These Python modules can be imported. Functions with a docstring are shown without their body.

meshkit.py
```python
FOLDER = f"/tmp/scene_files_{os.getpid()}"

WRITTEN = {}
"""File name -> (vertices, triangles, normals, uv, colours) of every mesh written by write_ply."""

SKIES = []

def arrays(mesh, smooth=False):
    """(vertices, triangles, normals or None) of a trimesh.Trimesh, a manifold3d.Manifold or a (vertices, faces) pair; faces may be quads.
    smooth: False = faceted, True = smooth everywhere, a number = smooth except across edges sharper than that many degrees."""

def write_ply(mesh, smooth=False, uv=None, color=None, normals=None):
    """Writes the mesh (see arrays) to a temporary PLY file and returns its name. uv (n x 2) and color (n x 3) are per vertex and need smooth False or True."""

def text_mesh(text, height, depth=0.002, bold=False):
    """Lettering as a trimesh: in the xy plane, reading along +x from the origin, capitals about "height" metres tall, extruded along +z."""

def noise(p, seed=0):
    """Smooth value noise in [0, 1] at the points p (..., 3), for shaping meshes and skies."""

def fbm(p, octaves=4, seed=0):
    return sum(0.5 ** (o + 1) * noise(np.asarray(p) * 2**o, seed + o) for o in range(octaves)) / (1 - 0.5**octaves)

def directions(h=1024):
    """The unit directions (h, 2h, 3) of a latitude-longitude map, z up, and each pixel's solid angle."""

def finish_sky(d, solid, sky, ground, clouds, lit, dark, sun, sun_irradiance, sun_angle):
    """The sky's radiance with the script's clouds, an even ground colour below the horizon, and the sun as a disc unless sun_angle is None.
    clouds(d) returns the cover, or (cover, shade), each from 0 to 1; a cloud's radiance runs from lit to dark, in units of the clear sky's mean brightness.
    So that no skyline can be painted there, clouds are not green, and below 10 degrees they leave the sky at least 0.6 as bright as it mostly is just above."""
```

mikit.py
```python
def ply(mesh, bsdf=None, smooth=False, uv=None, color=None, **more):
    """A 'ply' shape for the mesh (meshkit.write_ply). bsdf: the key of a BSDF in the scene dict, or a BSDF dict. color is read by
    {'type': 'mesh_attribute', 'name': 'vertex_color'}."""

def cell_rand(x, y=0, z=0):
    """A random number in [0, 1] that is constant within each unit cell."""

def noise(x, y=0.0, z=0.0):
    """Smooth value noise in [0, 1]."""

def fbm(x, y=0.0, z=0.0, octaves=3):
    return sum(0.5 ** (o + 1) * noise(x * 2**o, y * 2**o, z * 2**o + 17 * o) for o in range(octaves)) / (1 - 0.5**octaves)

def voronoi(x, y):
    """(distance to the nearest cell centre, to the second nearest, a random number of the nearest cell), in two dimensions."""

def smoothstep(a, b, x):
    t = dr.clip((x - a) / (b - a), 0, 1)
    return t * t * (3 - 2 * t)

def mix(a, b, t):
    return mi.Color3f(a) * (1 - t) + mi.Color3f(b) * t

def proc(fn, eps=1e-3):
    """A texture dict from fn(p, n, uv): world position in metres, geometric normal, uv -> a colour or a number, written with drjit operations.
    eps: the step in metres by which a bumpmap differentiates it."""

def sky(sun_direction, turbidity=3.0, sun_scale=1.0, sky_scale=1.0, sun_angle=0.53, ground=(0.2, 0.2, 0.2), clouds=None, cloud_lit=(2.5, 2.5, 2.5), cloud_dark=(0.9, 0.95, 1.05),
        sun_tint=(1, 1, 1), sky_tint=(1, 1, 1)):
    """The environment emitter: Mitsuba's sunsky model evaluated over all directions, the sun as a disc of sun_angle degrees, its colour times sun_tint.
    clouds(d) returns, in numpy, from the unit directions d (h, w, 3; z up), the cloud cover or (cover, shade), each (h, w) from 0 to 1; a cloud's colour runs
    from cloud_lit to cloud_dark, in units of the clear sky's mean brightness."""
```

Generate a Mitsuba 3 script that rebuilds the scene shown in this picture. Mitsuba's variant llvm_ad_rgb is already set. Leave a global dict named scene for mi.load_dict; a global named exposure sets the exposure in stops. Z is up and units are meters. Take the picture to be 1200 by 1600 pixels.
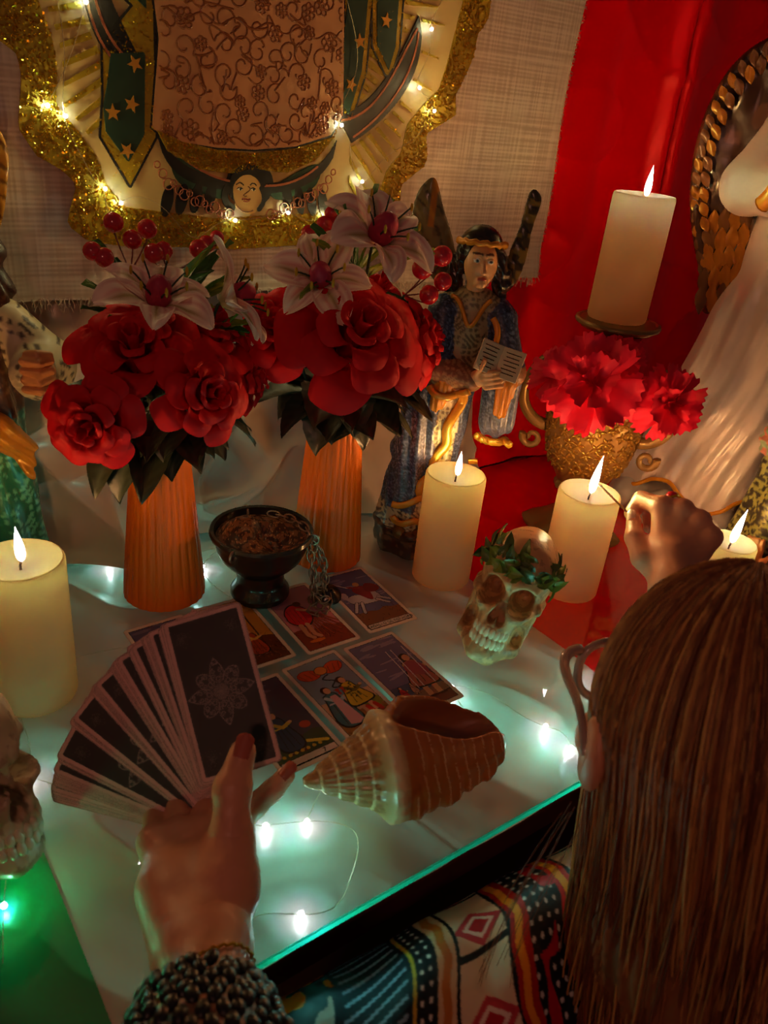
import math
import numpy as np, trimesh, shapely, mitsuba as mi, drjit as dr
import mikit, meshkit
from shapely import affinity
from shapely.geometry import Polygon, LineString, Point, MultiPolygon, box as sbox
from shapely.ops import unary_union

T = mi.ScalarTransform4f
scene, labels = {'type': 'scene'}, {}
PI = math.pi

# ---------------------------------------------------------------- camera, ambient light, exposure
# metres; x runs along the altar table, y goes back to the wall, z is up; z = 0 is the glass table top
CAM = np.array([0.0, 0.0, 0.55])
FWD = np.array([0.55218, 0.69418, -0.46175])
scene['camera'] = {'type': 'thinlens', 'fov': 51.28, 'fov_axis': 'x', 'near_clip': 0.02, 'far_clip': 50.0, 'aperture_radius': 0.0017, 'focus_distance': 0.95,
                   'to_world': T().look_at(origin=CAM.tolist(), target=(CAM + FWD).tolist(), up=[0.19815, 0.42870, 0.88145])}
scene['room_dimness'] = {'type': 'constant', 'radiance': {'type': 'rgb', 'value': [0.040, 0.022, 0.019]}}
exposure = 0.18
FLAME = 300.0      # radiance of the candle flames
BULB = 330.0       # radiance of the fairy light bulbs

# ---------------------------------------------------------------- helpers


def lin(h):
    c = np.array([int(h[i:i + 2], 16) for i in (1, 3, 5)]) / 255.0
    return np.where(c <= 0.04045, c / 12.92, ((c + 0.055) / 1.055) ** 2.4)


def mat(name, color, rough=0.5, spec=0.5, metallic=0.0, two=True, **more):
    if isinstance(color, str):
        color = {'type': 'rgb', 'value': lin(color).tolist()} if color != 'vertex' else {'type': 'mesh_attribute', 'name': 'vertex_color'}
    b = {'type': 'principled', 'base_color': color, 'roughness': rough, 'specular': spec, 'metallic': metallic, **more}
    scene[name] = {'type': 'twosided', 'bsdf': b} if two else b
    return name


def thin(name, color, trans=1.0, rough=0.5, spec_refl=1.0, **more):
    if isinstance(color, str):
        color = {'type': 'rgb', 'value': lin(color).tolist()} if color != 'vertex' else {'type': 'mesh_attribute', 'name': 'vertex_color'}
    scene[name] = {'type': 'principledthin', 'base_color': color, 'roughness': rough, 'diff_trans': trans, 'eta': 1.4, **more}
    return name


def num(key):
    if key not in scene and key not in labels:
        return key
    k = 1
    while f'{key}_{k:03d}' in scene or f'{key}_{k:03d}' in labels:
        k += 1
    return f'{key}_{k:03d}'


def tag(key, label=None, cat=None, group=None, kind=None):
    d = labels.setdefault(key, {})
    for n, v in (('label', label), ('category', cat), ('group', group), ('kind', kind)):
        if v:
            d[n] = v
    return key


def put(key, mesh, m, smooth=False, color=None, label=None, cat=None, group=None, kind=None, to=None, **more):
    key = num(key)
    d = mesh if isinstance(mesh, dict) else mikit.ply(mesh, m, smooth=smooth, color=color, **more)
    scene[key] = dict(d) if to is None else {**d, 'to_world': T(to)}
    if label or cat or group or kind:
        tag(key, label, cat, group, kind)
    return key


def thing(key, label, cat, group=None):
    key = num(key)
    return tag(key, label, cat, group)


def unit(v):
    v = np.asarray(v, float)
    return v / (np.linalg.norm(v) + 1e-12)


def frame(z, up=(0, 0, 1)):
    """rotation whose columns are x, y, z axes, z along the given direction"""
    z = unit(z)
    x = np.cross(up, z)
    if np.linalg.norm(x) < 1e-3:
        x = np.cross([1, 0, 0], z)
    x = unit(x)
    return np.stack([x, np.cross(z, x), z], 1)


def rot(axis, deg):
    a, t = unit(axis), math.radians(deg)
    K = np.array([[0, -a[2], a[1]], [a[2], 0, -a[0]], [-a[1], a[0], 0]])
    return np.eye(3) + math.sin(t) * K + (1 - math.cos(t)) * K @ K


def M4(R=np.eye(3), t=(0, 0, 0)):
    m = np.eye(4)
    m[:3, :3] = R
    m[:3, 3] = t
    return m


def xf(mesh, R=np.eye(3), t=(0, 0, 0)):
    v, f = mesh if isinstance(mesh, tuple) else (np.array(mesh.vertices), np.array(mesh.faces))
    return np.asarray(v) @ np.asarray(R).T + np.asarray(t), np.asarray(f)


def quads(nu, nv, wrap=False):
    i, j = np.meshgrid(np.arange(nu - 1), np.arange(nv if wrap else nv - 1), indexing='ij')
    k = (j + 1) % nv
    q = np.stack([i * nv + j, i * nv + k, (i + 1) * nv + k, (i + 1) * nv + j], -1).reshape(-1, 4)
    return np.vstack([q[:, [0, 1, 2]], q[:, [0, 2, 3]]])


def grid(fn, nu, nv):
    """surface fn(u, v) -> (..., 3), u and v in [0, 1]"""
    u, v = np.meshgrid(np.linspace(0, 1, nu), np.linspace(0, 1, nv), indexing='ij')
    return fn(u, v).reshape(-1, 3), quads(nu, nv)


def lathe(prof, n=48, flute=None):
    """prof: (radius, z) rows; flute(angle, radius, z) -> radius"""
    prof = np.asarray(prof, float)
    a = np.arange(n) * 2 * PI / n
    r, z = prof[:, :1] + 0 * a, prof[:, 1:] + 0 * a
    if flute is not None:
        r = flute(a[None] + 0 * r, r, z)
    v = np.stack([r * np.cos(a), r * np.sin(a), z], -1).reshape(-1, 3)
    return v, quads(len(prof), n, True)


def smooth_path(p, n=40):
    from scipy.interpolate import CubicSpline
    p = np.asarray(p, float)
    t = np.r_[0, np.cumsum(np.linalg.norm(np.diff(p, axis=0), axis=1))]
    return CubicSpline(t, p)(np.linspace(0, t[-1], n))


def tube(p, r, sides=8, closed=False):
    p = np.asarray(p, float)
    t = np.gradient(p, axis=0) if not closed else np.roll(p, -1, 0) - np.roll(p, 1, 0)
    t /= np.linalg.norm(t, axis=1, keepdims=True) + 1e-12
    a = np.cross(t[0], [0, 0, 1.0] if abs(t[0, 2]) < 0.9 else [1.0, 0, 0])
    A = np.zeros_like(p)
    for i in range(len(p)):                      # transport the frame along the path
        a = a - t[i] * (a @ t[i])
        a /= np.linalg.norm(a) + 1e-12
        A[i] = a
    B, ang = np.cross(t, A), np.arange(sides) * 2 * PI / sides
    r = np.broadcast_to(r, (len(p),))
    v = p[:, None] + r[:, None, None] * (np.cos(ang)[None, :, None] * A[:, None] + np.sin(ang)[None, :, None] * B[:, None])
    v = v.reshape(-1, 3)
    n = len(p)
    if closed:
        f = quads(n, sides, True)
        i = np.arange(sides)
        j = (i + 1) % sides
        f = np.vstack([f, np.stack([(n - 1) * sides + i, (n - 1) * sides + j, j], 1), np.stack([(n - 1) * sides + i, j, i], 1)])
        return v, f
    f = quads(n, sides, True)
    i = np.arange(sides)
    j = (i + 1) % sides
    f = np.vstack([f, np.stack([j, i, i * 0 + len(v)], 1), np.stack([(n - 1) * sides + i, (n - 1) * sides + j, i * 0 + len(v) + 1], 1)])
    return np.vstack([v, p[:1], p[-1:]]), f


def join(parts):
    """(v, f[, c]) tuples -> one"""
    V, F, Cc, at = [], [], [], 0
    for q in parts:
        V.append(q[0])
        F.append(np.asarray(q[1]) + at)
        if len(q) > 2:
            Cc.append(np.broadcast_to(q[2], q[0].shape))
        at += len(q[0])
    return (np.vstack(V), np.vstack(F)) + ((np.vstack(Cc),) if Cc else ())


def ball(c, r, n=2, R=np.eye(3)):
    s = trimesh.creation.icosphere(n)
    return (np.array(s.vertices) * r) @ np.asarray(R).T + c, np.array(s.faces)


def rbox(size, r=0.003, n=2):
    """box with rounded edges, centred on the origin"""
    import manifold3d as m3
    h = np.asarray(size, float) / 2 - r
    s = m3.Manifold.sphere(r, 4 * n)
    parts = [s.translate([float(h[0] * a), float(h[1] * b), float(h[2] * c)]) for a in (-1, 1) for b in (-1, 1) for c in (-1, 1)]
    m = m3.Manifold.batch_hull(parts).to_mesh()
    return np.array(m.vert_properties[:, :3], float), np.array(m.tri_verts, int)


# flat print: coloured polygons stacked in layers a twentieth of a millimetre apart
class Print:
    def __init__(self):
        self.parts, self.n = [], 0

    def add(self, poly, color, step=1):
        poly = getattr(poly, 'buffer', lambda d: Polygon(poly))(0) if not isinstance(poly, (list, np.ndarray)) else Polygon(poly).buffer(0)
        self.n += step
        c = lin(color) if isinstance(color, str) else np.asarray(color)
        for g in getattr(poly, 'geoms', [poly]):
            if g.is_empty or g.geom_type != 'Polygon' or g.area < 1e-12:
                continue
            v, f = trimesh.creation.triangulate_polygon(g, engine='earcut')
            self.parts.append((np.column_stack([v, np.full(len(v), float(self.n))]), np.asarray(f), c))
        return self

    def mesh(self, step=4e-5):
        v, f, c = join(self.parts)
        v = v.copy()
        v[:, 2] *= step
        return v, f, c


def extrude(poly, depth):
    out = [trimesh.creation.extrude_polygon(g, depth, engine='earcut') for g in getattr(poly, 'geoms', [poly]) if g.geom_type == 'Polygon' and g.area > 1e-10]
    return join([(np.array(m.vertices), np.array(m.faces)) for m in out])


# ---------------------------------------------------------------- sculpting with signed distances
def s_ball(p, c, r):
    return np.linalg.norm(p - c, axis=1) - r


def s_ell(p, c, r, R=None):
    q = p - c
    if R is not None:
        q = q @ R
    r = np.asarray(r, float)
    k0, k1 = np.linalg.norm(q / r, axis=1), np.linalg.norm(q / r ** 2, axis=1)
    return k0 * (k0 - 1) / (k1 + 1e-9)


def s_cap(p, a, b, ra, rb=None):
    rb = ra if rb is None else rb
    a, b = np.asarray(a, float), np.asarray(b, float)
    d = b - a
    t = np.clip((p - a) @ d / (d @ d + 1e-12), 0, 1)
    return np.linalg.norm(p - a - t[:, None] * d, axis=1) - (ra + (rb - ra) * t)


def s_chain(p, pts, rad, k=0.0):
    out = None
    for i in range(len(pts) - 1):
        d = s_cap(p, pts[i], pts[i + 1], rad[i], rad[i + 1])
        out = d if out is None else (np.minimum(out, d) if k == 0 else smin(out, d, k))
    return out


def s_box(p, c, h, r=0.0, R=None):
    q = p - c
    if R is not None:
        q = q @ R
    q = np.abs(q) - (np.asarray(h) - r)
    return np.linalg.norm(np.maximum(q, 0), axis=1) + np.minimum(q.max(1), 0) - r


def smin(a, b, k):
    h = np.clip(0.5 + 0.5 * (b - a) / k, 0, 1)
    return b + (a - b) * h - k * h * (1 - h)


def smax(a, b, k):
    return -smin(-a, -b, k)


def sculpt(fn, lo, hi, h):
    """surface nets of fn(points) < 0 within the box; evaluated finely only near the surface"""
    lo, hi = np.asarray(lo, float), np.asarray(hi, float)
    B = 6
    nb = np.ceil((hi - lo) / (h * B)).astype(int)
    n = nb * B + 1
    cb = np.stack(np.meshgrid(*[np.arange(k) for k in nb], indexing='ij'), -1).reshape(-1, 3)
    fc = fn(lo + (cb + 0.5) * B * h)
    Fv = np.repeat(np.repeat(np.repeat(fc.reshape(nb), B, 0), B, 1), B, 2)
    Fv = np.pad(Fv, ((0, 1),) * 3, mode='edge').astype(np.float32)
    act = cb[np.abs(fc) < 1.75 * B * h * 0.87 + 0.002]
    off = np.stack(np.meshgrid(*[np.arange(B + 1)] * 3, indexing='ij'), -1).reshape(-1, 3)
    need = np.zeros(n, bool)
    for o in off:
        idx = act * B + o
        need[idx[:, 0], idx[:, 1], idx[:, 2]] = True
    ii = np.argwhere(need)
    vals = np.concatenate([fn(lo + c * h) for c in np.array_split(ii, max(1, len(ii) // 200000))])
    Fv[ii[:, 0], ii[:, 1], ii[:, 2]] = vals
    for ax in range(3):                         # close the surface at the sides of the box
        for e in (0, -1):
            sl = [slice(None)] * 3
            sl[ax] = e
            Fv[tuple(sl)] = np.maximum(Fv[tuple(sl)], 1e-4)
    S = Fv < 0
    cor = [(a, b, c) for a in (0, 1) for b in (0, 1) for c in (0, 1)]
    m = tuple(k - 1 for k in n)
    cnt = sum(S[a:a + m[0], b:b + m[1], c:c + m[2]].astype(np.int8) for a, b, c in cor)
    cell = np.argwhere((cnt > 0) & (cnt < 8))
    vals = np.stack([Fv[cell[:, 0] + a, cell[:, 1] + b, cell[:, 2] + c] for a, b, c in cor], 1)
    acc, k = np.zeros((len(cell), 3)), np.zeros(len(cell))
    for i in range(8):
        for j in range(i + 1, 8):
            d = np.array(cor[j]) - np.array(cor[i])
            if np.abs(d).sum() != 1:
                continue
            a, b = vals[:, i], vals[:, j]
            on = (a < 0) != (b < 0)
            t = np.where(on, a / np.where(on, a - b, 1), 0)
            acc += np.where(on[:, None], np.array(cor[i]) + t[:, None] * d, 0)
            k += on
    V = lo + (cell + acc / k[:, None]) * h
    at = np.full(m, -1, np.int64)
    at[cell[:, 0], cell[:, 1], cell[:, 2]] = np.arange(len(cell))
    faces = []
    for ax in range(3):
        u, w = (ax + 1) % 3, (ax + 2) % 3
        s0 = [slice(None)] * 3
        s1 = [slice(None)] * 3
        s0[ax], s1[ax] = slice(0, -1), slice(1, None)
        ch = np.argwhere(S[tuple(s0)] != S[tuple(s1)])
        ch = ch[(ch[:, u] > 0) & (ch[:, w] > 0) & (ch[:, u] < m[u]) & (ch[:, w] < m[w])]
        e = np.eye(3, dtype=int)
        ids = [at[tuple((ch - e[u] * a - e[w] * b).T)] for a, b in ((1, 1), (0, 1), (0, 0), (1, 0))]
        q = np.stack(ids, 1)
        inside = S[ch[:, 0], ch[:, 1], ch[:, 2]]
        q = np.where(inside[:, None], q, q[:, ::-1])
        q = q[(q >= 0).all(1)]
        faces.append(q)
    q = np.vstack(faces)
    return V, np.vstack([q[:, [0, 1, 2]], q[:, [0, 2, 3]]])


def rnd(seed):
    return np.random.default_rng(seed)


def paint(v, base, *layers):
    """vertex colours: base, then (mask 0..1, colour) over it"""
    c = np.tile(lin(base) if isinstance(base, str) else np.asarray(base, float), (len(v), 1))
    for m, col in layers:
        m = np.clip(np.asarray(m, float), 0, 1)[:, None]
        c = c * (1 - m) + m * (lin(col) if isinstance(col, str) else np.asarray(col))
    return c


def sst(a, b, x):
    t = np.clip((x - a) / (b - a), 0, 1)
    return t * t * (3 - 2 * t)


VC = mat('painted_resin', 'vertex', 0.42, 0.5)
VCG = mat('glossy_paint', 'vertex', 0.25, 0.5)
VCM = mat('matte_print', 'vertex', 0.5, 0.35)
# ---------------------------------------------------------------- the room and the table
scene['wall_paint'] = {'type': 'twosided', 'bsdf': {'type': 'diffuse', 'reflectance': {'type': 'rgb', 'value': [0.30, 0.22, 0.18]}}}
scene['floor_paint'] = {'type': 'twosided', 'bsdf': {'type': 'diffuse', 'reflectance': {'type': 'rgb', 'value': [0.09, 0.045, 0.03]}}}


def slab(lo, hi):
    lo, hi = np.asarray(lo, float), np.asarray(hi, float)
    m = trimesh.creation.box(hi - lo)
    return np.array(m.vertices) + (lo + hi) / 2, np.array(m.faces)


put('wall_back', slab((-0.9, 1.0, -0.45), (2.3, 1.06, 1.7)), 'wall_paint', kind='structure')
put('floor', slab((-0.9, -0.9, -0.49), (2.3, 1.0, -0.45)), 'floor_paint', kind='structure')

mat('dark_wood', '#5a2c22', 0.5, 0.4)
t = thing('altar_table', 'low dark wooden table that carries the glass top and the satin cloths', 'table')
put(t + '__tabletop', xf(rbox((1.9, 0.63, 0.022), 0.003), t=(0.55, 0.632, -0.0255)), 'dark_wood')
put(t + '__apron', xf(rbox((1.8, 0.02, 0.09), 0.003), t=(0.55, 0.36, -0.0815)), 'dark_wood')
for lx in (-0.33, 1.43):
    for ly in (0.375, 0.90):
        put(t + '__leg', xf(rbox((0.05, 0.05, 0.4135), 0.004), t=(lx, ly, -0.24325)), 'dark_wood')


def satin(name, color, rough=0.32):
    return mat(name, color, rough, 0.6, sheen=0.06, sheen_tint=1.0, spec_tint=0.8)


satin('white_satin', '#c6b4a4', 0.30)
satin('red_satin', '#dc0012', 0.34)
satin('green_satin', '#0f7a45', 0.34)
G_TOP, G_BOT = 0.0, -0.0145          # glass sheet top; cloths lie on the wood


def flat_cloth(x0, x1, y0, y1, amp, seed, n=4.0, lift=0.0):
    nx, ny = int((x1 - x0) / 0.003), int((y1 - y0) / 0.003)

    def fn(u, v):
        x, y = x0 + (x1 - x0) * u, y0 + (y1 - y0) * v
        q = np.stack([x * 5 + 2.2 * y, y * 2.2 - x * 1.2, x * 0], -1)
        w = meshkit.fbm(q * n * 0.6, 3, seed)
        ridge = 1 - np.abs(2 * meshkit.noise(q * n * 0.8 + 0.6 * w[..., None], seed + 9) - 1)
        z = -0.0142 + amp * (0.55 * ridge ** 3 + 0.45 * w)
        return np.stack([x, y, np.minimum(z, -0.0080) + lift], -1)
    return grid(fn, max(nx, 3), max(ny, 3))


put('white_satin_runner', flat_cloth(0.075, 0.668, 0.3075, 0.915, 0.0062, 3), 'white_satin', True, label='ivory white satin cloth lying wrinkled under the middle of the glass table top', cat='tablecloth')
put('red_satin_runner', flat_cloth(0.664, 1.48, 0.3075, 0.905, 0.0062, 3, lift=.0005), 'red_satin', True, label='red satin cloth lying under the glass on the right side of the table', cat='tablecloth')
put('green_satin_runner', flat_cloth(-0.38, 0.079, 0.3075, 0.905, 0.0062, 3, lift=.0005), 'green_satin', True, label='green satin cloth lying under the glass at the lower left corner of the table', cat='tablecloth')

scene['clear_glass'] = {'type': 'thindielectric', 'int_ior': 1.5}
thin('glass_edge', '#5fe6d2', 1.6, 0.2)
g = thing('glass_table_top', 'clear glass sheet with a glowing teal cut edge on top of the satin covered table', 'glass top')
gx0, gx1, gy0, gy1 = -0.42, 1.52, 0.305, 0.905
put(g + '__pane', (np.array([[gx0, gy0, 0], [gx1, gy0, 0], [gx1, gy1, 0], [gx0, gy1, 0.0]]), np.array([[0, 1, 2], [0, 2, 3]])), 'clear_glass')
ex = np.array([[gx0, gy0, -0.006], [gx1, gy0, -0.006], [gx1, gy0 + 0.0004, -0.0002], [gx0, gy0 + 0.0004, -0.0002]])
put(g + '__cut_edge', slab((gx0, gy0, -0.0062), (gx1, gy0 + 0.0016, -0.0002)), 'glass_edge', label='polished teal front edge')


# a dim warm globe lamp and stand added unseen behind the viewer as foreground fill
mat('lamp_metal', '#2a2420', 0.4, 0.5, metallic=0.8)
lp = thing('added_fill_lamp', 'dim warm globe fill lamp added unseen behind the viewer', 'lamp')
lx_, ly_ = -0.62, -0.45
put(lp + '__base', xf(lathe([(.001, 0), (.12, 0), (.12, .012), (.03, .022), (.001, .024)], 40), t=(lx_, ly_, -.449)), 'lamp_metal', 40)
put(lp + '__pole', tube(np.array([[lx_, ly_, -.43], [lx_, ly_, .3], [lx_, ly_, .83]]), .011, 10), 'lamp_metal', True)
scene[lp + '__globe'] = {'type': 'sphere', 'center': [lx_, ly_, .90], 'radius': .075, 'emitter': {'type': 'area', 'radiance': {'type': 'rgb', 'value': [24.0, 9.6, 6.4]}, 'sampling_weight': 4.0}}


# ---------------------------------------------------------------- cloths on the wall
def ridged(q, seed):
    return 1 - np.abs(2 * meshkit.noise(q, seed) - 1)


def white_drape(u, v):
    x, z = -0.25 + 1.15 * u, 0.002 + 0.98 * v ** 1.15
    # swags: folds that fan out from two points where the cloth is pinned
    y = 0.955 + 0 * x
    for px, pz, amp, k, sd in ((0.22, 0.60, 0.045, 7.0, 1), (0.62, 0.55, 0.040, 8.0, 4)):
        ang = np.arctan2(x - px, pz - z + 0.02)
        rr = np.hypot(x - px, pz - z)
        w = np.exp(-((x - px) / 0.26) ** 2)
        q = np.stack([ang * k * 0.5 + 0.5 * meshkit.noise(np.stack([x * 9, z * 9, x * 0], -1), sd), rr * 1.5, x * 0], -1)
        y -= amp * w * ridged(q, sd) ** 2.2 * np.clip(rr / 0.25, 0, 1) * sst(0.36, 0.26, z)
    q = np.stack([x * 9 + z * 7, z * 5 - x * 2, x * 0], -1)
    y -= (0.024 * ridged(q * 0.9, 21) ** 4 + 0.016 * ridged(np.stack([x * 13 - z * 10, z * 6 + x * 3, x * 0], -1), 41) ** 5) * sst(0.36, 0.26, z) + 0.010 * meshkit.fbm(q, 3, 12)
    y -= 0.052 * np.exp(-((z - 0.002) / 0.03))
    y = np.where(z > 0.30, np.maximum(y, 0.925), y)
    return np.stack([x, y, z], -1)


put('white_satin_drape', grid(white_drape, 330, 300), 'white_satin', True, label='creased ivory satin cloth hanging on the wall behind the orange vases', cat='drape')


def red_drape(u, v):
    x, z = 0.872 + 1.15 * u, 0.002 + 1.1 * v ** 1.1
    y = 0.938 - 0.012 * np.sin((x - 1.02) * 2 * PI / 0.21 + 0.5 * z) * sst(0.95, 1.02, x)
    crease = (x - 1.262 + 0.03 * (z - 0.5)) / 0.012
    y += 0.045 * np.exp(-crease ** 2) - 0.020 * np.exp(-((crease + 2.2) / 1.4) ** 2)
    q = np.stack([x * 7, z * 2.2 + x, x * 0], -1)
    y -= 0.010 * meshkit.fbm(q, 3, 31) + 0.006 * ridged(np.stack([x * 4 + z * 9, z * 8 - x * 5, x * 0], -1), 33) ** 4
    y -= 0.042 * np.exp(-((z - 0.002) / 0.03))
    return np.stack([x, y, z], -1)


put('red_satin_drape', grid(red_drape, 340, 240), 'red_satin', True, label='glossy red satin curtain hanging behind the tall candle and the winged statue', cat='drape')


def weave(p, n, uv):
    a = mikit.noise(p.x * 12.0, 3.0, p.z * 420.0) * 0.6 + mikit.noise(p.x * 420.0, 7.0, p.z * 14.0) * 0.4
    return mikit.mix(lin('#c3ae98').tolist(), lin('#e2d2bf').tolist(), mikit.smoothstep(0.2, 0.8, a))


mat('linen', mikit.proc(weave), 0.8, 0.2, sheen=0.3)


def linen(u, v):
    x = -0.3 + 1.272 * u
    z = 0.316 + 0.75 * v
    x = x + 0.004 * np.sin(z * 19) * (u > 0.97)
    y = 0.9100 + 0.003 * np.sin(x * 9 + z * 4) + 0.004 * (meshkit.noise(np.stack([x * 8, z * 8, x * 0], -1), 5) - 0.5)
    y = y - 0.010 * sst(0.37, 0.31, z) * np.abs(np.sin(x * 14))
    return np.stack([x, y, z], -1)


cl = thing('linen_cloth', 'coarse woven beige linen with a frayed hem hung on the wall behind the gold picture', 'cloth')
put(cl + '__fabric', grid(linen, 220, 120), 'linen', True)
g_ = rnd(11)
hair_ = []
for i in range(520):
    u = g_.uniform(0.03, 1)
    a = linen(np.array([u]), np.array([0.003]))[0]
    l = g_.uniform(0.006, 0.017)
    b = a + [g_.normal(0, 0.004), -g_.uniform(0, 0.004), -l]
    hair_.append(tube(np.array([a, (a + b) / 2 + g_.normal(0, 0.0012, 3), b]), 0.00035, 3))
for i in range(420):
    v_ = g_.uniform(0, 0.85)
    a = linen(np.array([0.998]), np.array([v_]))[0]
    b = a + [g_.uniform(0.002, 0.007), -g_.uniform(0, 0.002), g_.normal(0, 0.0015)]
    hair_.append(tube(np.array([a, (a + b) / 2 + g_.normal(0, 0.0005, 3), b]), 0.0003, 3))
mat('linen_thread', '#cdb9a2', 0.8, 0.2)
put(cl + '__fringe', join(hair_), 'linen_thread', kind='stuff', label='loose frayed threads along the hem')
# ---------------------------------------------------------------- the gilded picture on the linen (layers of cloth and glitter, x and z on the wall)
GL = mat('gold_foil', '#d9a520', 0.22, 0.5, metallic=1.0)
mat('gold_glitter_base', '#a8841c', 0.5, 0.5, metallic=0.4)
mat('parchment', '#bf9d62', 0.6, 0.4)
mat('brocade', '#cc9460', 0.55, 0.4)
mat('relief_brown', '#8a4a1a', 0.25, 0.7)
mat('mantle_green', '#203628', 0.6, 0.3)
mat('ink_dark', '#15110f', 0.5, 0.4)
mat('copper_line', '#b5694a', 0.35, 0.5, metallic=0.5)
mat('print_green', '#24402c', 0.6, 0.3)
mat('print_skin', '#d9a860', 0.6, 0.3)
mat('star_gold', '#d8963a', 0.4, 0.5, metallic=0.5)


def rib(pts, w, n=40):
    return LineString(smooth_path(np.asarray(pts, float), n)).buffer(w, cap_style='round')


def wavy(pts, amp, seed, n=260):
    """closed outline through the points, with small scallops"""
    p = np.asarray(pts + [pts[0]], float)
    t = np.r_[0, np.cumsum(np.linalg.norm(np.diff(p, axis=0), axis=1))]
    tt = np.linspace(0, t[-1], n)
    return Polygon(np.column_stack([np.interp(tt, t, p[:, 0]), np.interp(tt, t, p[:, 1])])).buffer(amp).buffer(-2 * amp).buffer(amp)


def sheet(poly, y, depth):
    """(x, z) polygon as a thin layer whose front is at the given y"""
    v, f = extrude(poly, depth)
    return np.column_stack([v[:, 0], y + depth - v[:, 2], v[:, 1]]), f


outer = [(0.205, .558), (.22, .548), (.222, .53), (.214, .485), (.229, .461), (.253, .448), (.266, .435), (.259, .416), (.253, .396), (.273, .379), (.314, .373), (.389, .371), (.445, .368),
         (.542, .372), (.619, .378), (.684, .402), (.683, .446), (.717, .469), (.722, .482), (.714, .508), (.745, .525), (.762, .534), (.756, .556), (.772, .587), (.779, .605), (.78, .627), (.795, .646), (.794, .70),
         (.812, .74), (.80, .80), (.80, .86), (.765, .92), (.70, .97), (.61, 1.0), (.50, 1.01), (.40, 1.0), (.31, .97), (.24, .92), (.20, .86), (.19, .80), (.175, .74), (.185, .69), (.17, .64), (.185, .60)]
inner = [(.243, .594), (.253, .564), (.255, .538), (.251, .508), (.268, .489), (.286, .466), (.298, .433), (.316, .414), (.42, .403), (.577, .411), (.648, .433), (.658, .464), (.678, .484), (.683, .518), (.705, .541),
         (.728, .561), (.738, .598), (.743, .626), (.752, .67), (.756, .75), (.75, .83), (.70, .91), (.60, .955), (.5, .965), (.4, .955), (.30, .91), (.245, .83), (.225, .75), (.225, .67), (.235, .62)]
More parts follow.
